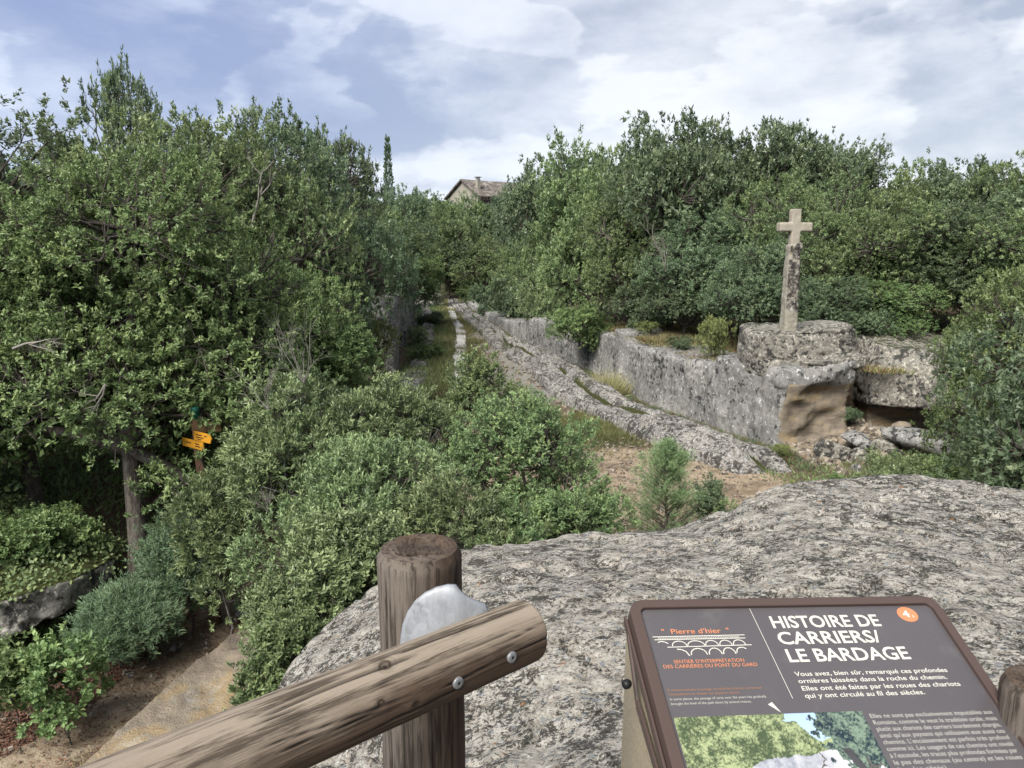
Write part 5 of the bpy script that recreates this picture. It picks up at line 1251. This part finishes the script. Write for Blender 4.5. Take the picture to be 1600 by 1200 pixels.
        i = np.arange(na); i2 = (i + 1) % na; a0 = i * nz + end; a1 = i2 * nz + end; b0 = n + (len(caps) - 1) * na * nr + i * nr; b1 = n + (len(caps) - 1) * na * nr + i2 * nr
        br = np.stack([a0, a1, b1, b0], 1) if sgn > 0 else np.stack([a1, a0, b0, b1], 1); cf.append(br)
    v = np.concatenate([v] + caps); f = np.concatenate(f + cf)
    return quads(name, v, f, [mat], True, dict(up=np.concatenate([up.ravel()] + cu), crack=np.concatenate([crk.ravel()] + cc), knot=np.concatenate([kn.ravel(), np.zeros(2 * na * nr)])))

def frame_from_z(zdir, xhint):
    z = Vector(zdir).normalized(); x = Vector(xhint); x = (x - z * x.dot(z)).normalized(); y = z.cross(x)
    return Matrix((x, y, z)).transposed()
def build_fence():
    pt = at_d(656, 856, 1.27); zb = 2.6; R_P = .0705
    root = thing('wooden_fence', 'weathered log fence with a thick round post and a slanting rail at lower left', 'fence', (pt[0], pt[1], zb))
    L = pt[2] - zb
    cr = [(-1.25, 0, L, .0016, .004, .3), (-1.9, .1, L * .96, .0013, .003, .4), (-.75, 0, L * .8, .0016, .004, .5), (-2.35, .3, L, .0014, .003, .4), (-1.55, .0, L * .5, .0022, .006, .5),
          (-.45, .2, L, .0013, .003, .3), (-1.05, .5, L, .0012, .003, .3), (-2.7, 0, L, .0012, .003, .3)]
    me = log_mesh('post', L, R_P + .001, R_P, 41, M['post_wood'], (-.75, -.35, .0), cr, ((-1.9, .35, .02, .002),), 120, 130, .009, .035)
    obj('post', me, root)
    # rail
    p1 = at_d(824, 984, 1.245); p0 = at_d(469, 1133, .975); d = Vector(p1 - p0); p0b = Vector(p0) - d * .75; Lr = (Vector(p1) - p0b).length
    view = (Vector(EYE) - Vector(p1)); Rm = frame_from_z(d, (0, 0, 1)); R_R = .0505
    q = root.location
    tocam = Rm.inverted() @ (Vector(EYE) - (p0b + d)).normalized(); camang = math.atan2(tocam.y, tocam.x)
    # local x = up, camera looks from angle camang
    s = 1 if camang > 0 else -1
    A_ = lambda k: camang + s * k       # k<0 towards the top edge
    z_at = lambda px: (Vector(at_d(px, np.interp(px, [469, 824], [1133, 984]), np.interp(px, [469, 824], [.975, 1.245]))) - p0b).length
    cracks = [(A_(-.18), z_at(300), z_at(780), .0010, .004, .5), (A_(.40), z_at(330), z_at(560), .0010, .004, .6), (A_(-.80), z_at(600), z_at(830), .0020, .007, .4), (A_(-.55), z_at(330), z_at(640), .0022, .006, 1.0), (A_(-.95), z_at(560), z_at(835), .0016, .004, 1.0), (A_(-1.15), z_at(430), z_at(760), .0016, .004, .8), (A_(-.35), z_at(300), z_at(470), .0014, .004, .8),
              (A_(.25), z_at(250), z_at(600), .0012, .003, 1.4), (A_(.55), z_at(640), z_at(850), .0013, .004, 1.0), (A_(-.75), z_at(260), z_at(520), .0014, .004, 1.0), (A_(0.0), z_at(640), z_at(835), .0009, .002, 1.2), (A_(.95), z_at(500), z_at(700), .002, .004, 1.0)]
    knots = [(A_(.28), z_at(560), .010, .002), (A_(-.62), z_at(585), .016, .001), (A_(.72), z_at(610), .010, .003)]
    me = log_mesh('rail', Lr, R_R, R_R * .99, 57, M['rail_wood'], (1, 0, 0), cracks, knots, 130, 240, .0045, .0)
    o = obj('rail', me, root); o.matrix_local = Matrix.Translation(p0b - q) @ Rm.to_4x4()
    # galvanised saddle plate clasping the post behind the rail
    out = [(622, 1030), (626, 995), (629, 975), (637, 955), (649, 938), (664, 926), (681, 918), (698, 914), (711, 914.5), (717, 922), (726, 931), (740, 939), (757, 944), (764, 960), (752, 1000), (720, 1040), (660, 1060)]
    axis = np.array([pt[0], pt[1]]); bm = bmesh.new(); fr, bk = [], []
    cx = (680, 985); rows = 9
    def on_saddle(px_, py_):
        # a sheet bent round a vertical cylinder a little wider than the post, flaring out on the right
        r_ = ray(px_, py_); best = None
        ox, oy = EYE[0] - axis[0], EYE[1] - axis[1]; Rr = R_P + .0065
        a_ = r_[0] ** 2 + r_[1] ** 2; b_ = 2 * (ox * r_[0] + oy * r_[1]); c_ = ox * ox + oy * oy - Rr * Rr; D = b_ * b_ - 4 * a_ * c_
        lim = 1.19
        t1 = (-b_ - math.sqrt(D)) / (2 * a_) if D > 0 else 9
        q_ = (px_ - 692) / 64; return EYE + r_ * (1.176 + .018 * q_ * q_ + .006 * max(0, (940 - py_) / 25) ** 2)
    rings = []
    for i in range(rows + 1):
        k = i / rows; rings.append([on_saddle(cx[0] + (x_ - cx[0]) * k, cx[1] + (y_ - cx[1]) * k) for x_, y_ in out] if i else [on_saddle(*cx)])
    def ring_verts(off):
        res = []
        for rg in rings: res.append([bm.verts.new(tuple(Vector(p) - q + Vector(off))) for p in rg])
        return res
    fa = ring_verts((0, 0, 0)); fb = ring_verts((.0012, .0045, 0)); n = len(out)
    for S, flip in ((fa, 1), (fb, 0)):
        for i in range(rows):
            for k in range(n):
                k2 = (k + 1) % n
                if i == 0: vv = (S[0][0], S[1][k], S[1][k2])
                else: vv = (S[i][k], S[i + 1][k], S[i + 1][k2], S[i][k2])
                bm.faces.new(vv if flip else vv[::-1])
    for k in range(n): k2 = (k + 1) % n; bm.faces.new((fa[-1][k], fb[-1][k], fb[-1][k2], fa[-1][k2]))
    bmesh.ops.recalc_face_normals(bm, faces=bm.faces)
    br = obj('bracket', bm_mesh('bracket', bm, M['galvanised'], True), root)
    # bolts on the rail
    for (bx_, by_) in ((800, 1027), (716, 1067)):
        r_ = Vector(ray(bx_, by_)); o_ = Vector(EYE) - p0b; zz = Vector(d).normalized()
        rp = r_ - zz * r_.dot(zz); op = o_ - zz * o_.dot(zz); a_ = rp.dot(rp); b_ = 2 * rp.dot(op); c_ = op.dot(op) - (R_R + .0005) ** 2; D = b_ * b_ - 4 * a_ * c_
        t_ = (-b_ - math.sqrt(max(D, 0))) / (2 * a_); hit = Vector(EYE) + r_ * t_; foot = p0b + zz * (hit - p0b).dot(zz); nrm = (hit - foot).normalized()
        R3 = frame_from_z(nrm, zz)
        prof = [(0, -.0045), (.0028, -.0035), (.0030, .0026), (.0062, .0024), (.0086, .0014), (.0089, .0006), (.0089, -.008)]
        prof[0] = (0, .0015); prof[1] = (.0026, .0015)
        b = obj('bolt', bm_mesh('bolt', lathe(prof, 28), M['bolt_steel'], False), root); b.matrix_local = Matrix.Translation(hit - q) @ R3.to_4x4()
        rc = obj('socket', bm_mesh('socket', lathe([(0, 0.0018), (.0021, .0018), (.0021, .0), (0, .0)], 6), M['black'], False), b); rc.location = (0, 0, .0008)
def mat_galv():
    t = NT('galvanised_steel'); a = t.voro(90, t.warp(.01, 60), out='Color'); q = t.N.new('ShaderNodeSeparateColor'); t.L.new(a, q.inputs[0])
    c = t.mix(q.outputs[0], (.43, .45, .48), (.50, .52, .555)); st = t.noise(18, 7, .7, t.mapping(t.obj, (1, 1, .25)))
    c = t.mix(t.math('MULTIPLY', t.step(st, .48, .70), .55), c, (.25, .25, .25)); t.bsdf.inputs['Metallic'].default_value = .4
    c = t.mix(t.math('MULTIPLY', t.step(t.noise(40, 5, .8), .64, .72), .5), c, (.22, .15, .10)); t.bump(st, .3, .002)
    return t.done(c, t.math('ADD', .38, t.math('MULTIPLY', q.outputs[1], .25)))
M['galvanised'] = mat_galv()
M['bolt_steel'] = mat_plain('bolt_steel', (.36, .37, .38), .45, .5, .1, 60)
build_fence()
def build_second_post():
    pt = at_d(1630, 1066, 1.30); zb = 2.6; L = pt[2] - zb
    root = thing('wooden_post', 'round weathered post top at the right edge beside the information panel', 'post', (pt[0], pt[1], zb))
    me = log_mesh('post', L, .0655, .0615, 43, M['post_wood'], (-.6, -.5, 0), [(-1.8 + i * .34, 0, L, .0016, .004, .4) for i in range(7)], (), 90, 90, .016, .03)
    obj('post', me, root)
build_second_post()

# ------------------------------------------------------------------ information panel
M['panel_frame'] = mat_plain('brown_powder_coat', (.100, .068, .059), .42, 0, .05, 200)
def mat_panel():
    t = NT('panel_print'); n = t.noise(3, 4, .5); c = t.mix(n, (.086, .077, .083), (.118, .108, .112)); c = t.mix(t.math('MULTIPLY', t.step(t.noise(160, 4, .8), .62, .74), .35), c, (.30, .29, .27)); c = t.mix(t.math('MULTIPLY', t.step(t.noise(9, 6, .7), .52, .75), .22), c, (.24, .23, .22)); t.bsdf.inputs['Specular IOR Level'].default_value = .5
    return t.done(c, t.math('ADD', .28, t.math('MULTIPLY', t.noise(5, 4, .6), .12)))
M['panel'] = mat_panel()
M['ink_white'] = mat_plain('cream_print', (.72, .70, .62), .5, 0, .02); M['ink_soft'] = mat_plain('pale_print', (.50, .49, .44), .5, 0, .02)
M['ink_orange'] = mat_plain('orange_print', (.72, .27, .13), .5, 0, .02); M['ink_dim'] = mat_plain('dull_orange_print', (.36, .19, .12), .5, 0, .02)
M['concrete'] = mat_plain('sandy_concrete', (.40, .34, .24), .95, 0, .35, 160, .004)
def build_sign():
    T = Vector((.21908, 1.35117, 3.93321)); r = Vector((.99125, .12378, -.04579)); d = Vector((.09341, -.90309, -.41917)); n = r.cross(-d)
    W, Hh = .635, .47
    root = thing('information_panel', 'brown-framed slanted information panel headed HISTOIRE DE CARRIERS/ LE BARDAGE on a concrete base', 'information panel', T)
    rot = Matrix((r, -d, n)).transposed(); root.rotation_euler = rot.to_euler()
    # local frame: x = right, y = up the panel, z = out of it
    def rr(u0, u1, v0, v1, rad, k=7):
        p = []
        for cx, cy, a0 in ((u1 - rad, v1 - rad, 0), (u0 + rad, v1 - rad, 90), (u0 + rad, v0 + rad, 180), (u1 - rad, v0 + rad, 270)):
            for i in range(k + 1): a = math.radians(a0 + 90 * i / k); p.append((cx + rad * math.cos(a), cy + rad * math.sin(a)))
        return p
    o = rr(0, W, -Hh, 0, .030); o2 = rr(.003, W - .003, -Hh + .003, -.003, .027); i2 = rr(.0185, W - .0185, -Hh + .0185, -.0185, .014); i = rr(.0195, W - .0195, -Hh + .0195, -.0195, .013)
    loops = [(o, -.034), (o, .004), (o2, .0068), (i2, .0068), (i, .0055), (i, -.006), (i, -.030), (o, -.034)]
    bm = bmesh.new(); L = [[bm.verts.new((x, y, z)) for x, y in lp] for lp, z in loops[:-1]]; L.append(L[0])
    for a, b in zip(L[:-1], L[1:]):
        for k in range(len(a)): k2 = (k + 1) % len(a); bm.faces.new((a[k], a[k2], b[k2], b[k]))
    bmesh.ops.recalc_face_normals(bm, faces=bm.faces); obj('frame', bm_mesh('frame', bm, M['panel_frame']), root)
    bm = bmesh.new(); hull_bm(bm, [(x, y, z) for x, y in rr(.018, W - .018, -Hh + .018, -.018, .014) for z in (-.008, -.001)]); obj('panel', bm_mesh('panel', bm, M['panel']), root)
    panel_z = -.0006
    texts = []
    def text(s, u0, u1, v, cap, mat, name='text_line', bold=0.0, shear=0.0):
        cu = bpy.data.curves.new(name, 'FONT'); cu.body = s; cu.size = cap / .70; cu.resolution_u = 3; cu.offset = bold; cu.extrude = .00012; cu.shear = shear
        cu.materials.append(M[mat]); ob = obj(name, cu, root); ob.location = (u0, -v, panel_z); texts.append((ob, u0, u1)); return ob
    text('HISTOIRE DE', .268, .488, .066, .0265, 'ink_white', 'heading', .0007); text('CARRIERS/', .268, .472, .102, .0265, 'ink_white', 'heading', .0007); text('LE BARDAGE', .270, .508, .1395, .0265, 'ink_white', 'heading', .0007)
    for s, u1, v in (('Vous avez, bien s\u00fbr, remarqu\u00e9 ces profondes', .566, .1685), ('orni\u00e8res laiss\u00e9es dans la roche du chemin.', .556, .1825), ('Elles ont \u00e9t\u00e9 faites par les roues des chariots', .573, .1970), ('qui y ont circul\u00e9 au fil des si\u00e8cles.', .496, .2110)):
        text(s, .271, u1, v, .0088, 'ink_white', 'text_line', .0001)
    for s, u1, v in (('Elles ne sont pas exclusivement imputables aux', .600, .2520), ('Romains, comme le veut la tradition orale, mais', .600, .2640), ('plut\u00f4t aux chariots des carriers lourdement charg\u00e9s,', .600, .2755), ('ainsi qu\u2019aux paysans qui utilisaient eux aussi ces', .600, .2870),
                     ('chemins. L\u2019encaissement est parfois tr\u00e8s profond', .600, .2985), ('comme ici. Les usagers de ces chemins ont nivel\u00e9', .600, .3100), ('\u00e0 l\u2019escoude, les traces plus profondes form\u00e9es par', .600, .3215), ('le pas des chevaux (au centre) et les roues', .600, .3330), ('(sur les c\u00f4t\u00e9s).', .46, .3445)):
        text(s, .371, u1, v, .0078, 'ink_soft', 'text_line', .0)
    text('"  Pierre d\u2019hier  "', .050, .180, .0745, .0105, 'ink_orange', 'logo_text', .0001)
    text('SENTIER D\u2019INTERPR\u00c9TATION', .056, .187, .1365, .0070, 'ink_orange', 'logo_text', .0); text('DES CARRI\u00c8RES DU PONT DU GARD', .034, .208, .1460, .0070, 'ink_orange', 'logo_text', .0)
    text('\u00c0 certains endroits, le passage successif des chariots a provoqu\u00e9', .029, .199, .1905, .0046, 'ink_dim'); text('l\u2019encaissement du chemin sur plusieurs m\u00e8tres.', .029, .157, .1985, .0046, 'ink_dim')
    text('In some places, the passage of carts over the years has gradually', .029, .201, .2075, .0046, 'ink_soft'); text('brought the level of the path down by several metres.', .029, .171, .2160, .0046, 'ink_soft')
    # number disc
    bm = bmesh.new(); hull_bm(bm, [(.5575 + .0205 * math.cos(a), -.0405 + .0175 * math.sin(a), z) for a in np.linspace(0, 6.283, 41)[:-1] for z in (-.0012, panel_z + .0001)])
    obj('number_disc', bm_mesh('number_disc', bm, M['ink_orange']), root)
    text('4', .5475, .5615, .047, .0150, 'ink_white', 'number', .0006).location.z = panel_z + .0004; text('s', .5635, .5685, .0475, .0062, 'ink_white', 'number', .0).location.z = panel_z + .0004
    def strip(name, paths, mat):
        bm = bmesh.new()
        for pts, w in paths:
            for (x0, y0), (x1, y1) in zip(pts[:-1], pts[1:]):
                dx, dy = x1 - x0, y1 - y0; l = math.hypot(dx, dy) or 1; px_, py_ = -dy / l * w / 2, dx / l * w / 2; ex, ey = dx / l * w * .25, dy / l * w * .25
                vs = [bm.verts.new(p) for p in ((x0 - ex + px_, -(y0 - ey + py_), panel_z), (x1 + ex + px_, -(y1 + ey + py_), panel_z), (x1 + ex - px_, -(y1 + ey - py_), panel_z), (x0 - ex - px_, -(y0 - ey - py_), panel_z))]
                bm.faces.new(vs)
        g = bmesh.ops.extrude_face_region(bm, geom=bm.faces[:]); bmesh.ops.translate(bm, vec=(0, 0, .0002), verts=[v for v in g['geom'] if isinstance(v, bmesh.types.BMVert)])
        bmesh.ops.recalc_face_normals(bm, faces=bm.faces)
        return obj(name, bm_mesh(name, bm, M[mat]), root)
    strip('dividing_line', [([(.239, .021), (.2475, .211)], .0010)], 'ink_white')
    bm = bmesh.new(); hull_bm(bm, [(u, -v, z) for u, v in ((.199, .2205), (.2075, .2165), (.2165, .236)) for z in (-.0012, panel_z)]); obj('pointer', bm_mesh('pointer', bm, M['ink_white']), root)
    def arch(u0, u1, vb, vt, full=True, k=9):
        a0, a1 = (0, math.pi)
        return [((u0 + u1) / 2 - (u1 - u0) / 2 * math.cos(a), vb - (vb - vt) * math.sin(a)) for a in np.linspace(a0, a1, k)]
    P = [([(.031, .0805), (.207, .0800)], .0016), ([(.033, .0868), (.206, .0868)], .0016), ([(.053, .1030), (.213, .1018)], .0016)]
    for k in range(34): u = .040 + k * .0046; P.append((arch(u, u + .0036, .0866, .0820, k=5), .0008))
    P += [([(.038, .0925), (.043, .0905), (.050, .0915), (.056, .0950)], .0018)]
    for u0, u1 in ((.063, .090), (.092, .124), (.126, .150), (.153, .176), (.179, .202)): P.append((arch(u0, u1, .1005, .0905), .0018))
    P.append(([(.092, .0995), (.0915, .1030)], .0018))
    P += [([(.070, .1075), (.078, .1085), (.085, .113), (.089, .1215)], .0020)]
    for u0, u1 in ((.093, .123), (.127, .151), (.154, .177)): P.append((arch(u0, u1, .1195, .1068), .0020))
    P.append((arch(.180, .203, .117, .1065)[:7], .0020))
    strip('aqueduct_logo', P, 'ink_white')
    # printed photograph: rock cutting under trees, painted per vertex
    nu, nv = 280, 170; u = np.linspace(.026, .361, nu); v = np.linspace(.2385, .452, nv); U, V = np.meshgrid(u, v, indexing='ij'); x = (U.ravel() - .026) / .335; y = (V.ravel() - .2385) / .2135
    pp = np.stack([x * 3.2, y * 2, x * 0], 1); n1 = fbm(pp, 1.6, 3, 1); n2 = fbm(pp, 9, 4, 2); n3 = fbm(pp, 38, 3, 4) * .75 + fbm(pp, 90, 2, 6) * .5
    leftc = x + .06 * n1 + .05 * n2 < .60 - .05 * sm(y, 0, .12)
    rightc = np.hypot((x - .92) / .20, (y - .15) / .38) + .45 * n2 + .15 * n1 < 1
    low = (y + .05 * n2 > .23 - .16 * sm(x, .72, .6)) & (x < .88)
    rock = y + .05 * n1 + .02 * n2 > .33 + .42 * sm(x, .42, .05) + .06 * sm(x, .7, 1)
    trunk_ = (np.abs(x - .86 - .25 * (y - .4) + .02 * n1) < .022) & (y > .3) & (y < .62)
    sky = np.stack([.42 + .25 * y, .58 + .25 * y, .82 + .1 * y], 1)
    g = np.clip(.42 + n2 * 1.0 + n3 * 1.3 + n1 * .5, 0, 1)[:, None] ** 1.2; G = (1 - g) * np.array([.07, .10, .05]) + g * np.array([.40, .46, .24]); G2 = (1 - g) * np.array([.02, .035, .05]) + g * np.array([.22, .30, .22])
    rk = np.clip(.55 + n1 * .6 + n2 * .5 + n3 * .3, 0, 1)[:, None]; RK = (1 - rk) * np.array([.24, .26, .31]) + rk * np.array([.66, .66, .69])
    col = sky
    for mk, cc in ((low, G), (leftc, G), (rock, RK), (rightc, G2), (trunk_, RK * .12)): col = np.where(mk[:, None], cc, col)
    crack = rock & (np.abs(n1 + .3 * n2 - .1) < .035); col = np.where(crack[:, None], np.array([.12, .11, .10]), col)
    me = quads('photograph', np.stack([U.ravel(), -V.ravel(), np.full(U.size, panel_z)], 1), grid_faces(nu, nv)[:, ::-1], [M['print']], False)
    ca = me.color_attributes.new('print', 'FLOAT_COLOR', 'POINT'); ca.data.foreach_set('color', np.concatenate([col, np.ones((len(col), 1))], 1).astype(np.float32).ravel())
    obj('photograph', me, root)
    # concrete base and side strap
    inv = rot.to_4x4(); inv.translation = T; inv = inv.inverted()
    w2l = lambda p: tuple(inv @ Vector(p)); l2w = lambda u, v, w: T + r * u + d * v + n * w
    bm = bmesh.new(); pts = []
    for u, v in ((.004, .012), (W - .02, .012), (.004, .44), (W - .02, .44)):
        p = l2w(u, v, -.036); pts.append(w2l(p)); q = Vector((p.x + (-.012 if u < .1 else .012), p.y, 2.75)); pts.append(w2l(q))
    hull_bm(bm, pts); obj('concrete_base', bm_mesh('concrete_base', bm, M['concrete']), root)
    def bar(name, a, b, w, th):
        a, b = Vector(a), Vector(b); dd = (b - a).normalized(); R3 = frame_from_z(dd, (1, 0, 0)); bm = bmesh.new()
        for t in (a, b):
            pass
        pts = [a + R3 @ Vector((sx * th / 2, sy * w / 2, 0)) for sx in (-1, 1) for sy in (-1, 1)] + [b + R3 @ Vector((sx * th / 2, sy * w / 2, 0)) for sx in (-1, 1) for sy in (-1, 1)]
        hull_bm(bm, [w2l(p) for p in pts]); return obj(name, bm_mesh(name, bm, M['panel_frame']), root)
    A0 = l2w(-.004, .055, -.030); B0 = l2w(-.004, .165, -.075); C0 = l2w(-.004, .34, -.052); E0 = l2w(-.004, .44, -.045)
    bar('side_strap', A0, B0, .016, .004); bar('side_strap', B0, E0, .020, .004); bar('side_strap', l2w(-.003, .02, -.028), l2w(-.003, .44, -.028), .020, .004)
    kb = obj('knob', bm_mesh('knob', lathe([(0, .012), (.005, .0112), (.0078, .008), (.0085, .003), (.0078, -.001), (.006, -.004), (0, -.004)]), M['black'], True), root)
    pk = at_d(981, 1068, 1.335); kb.matrix_local = Matrix.Translation(Vector(w2l(pk))) @ frame_from_z(rot.inverted() @ Vector((-.7, -.7, .1)), (0, 0, 1)).to_4x4()
    bpy.context.view_layer.update()
    dg = bpy.context.evaluated_depsgraph_get()
    for ob, u0, u1 in texts:      # turn every line of lettering into a mesh of the right length
        w = ob.dimensions.x; me = bpy.data.meshes.new_from_object(ob.evaluated_get(dg)); nm = ob.name; lc = ob.location.copy(); k = (u1 - u0) / w if w > 0 else 1
        me.transform(Matrix.Diagonal((k, 1, 1, 1))); cu = ob.data; bpy.data.objects.remove(ob); bpy.data.curves.remove(cu)
        obj(nm, me, root, lc)
def mat_print():
    t = NT('printed_photograph'); a = t.N.new('ShaderNodeVertexColor'); a.layer_name = 'print'; return t.done(a.outputs[0], .35)
M['print'] = mat_print()
build_sign()
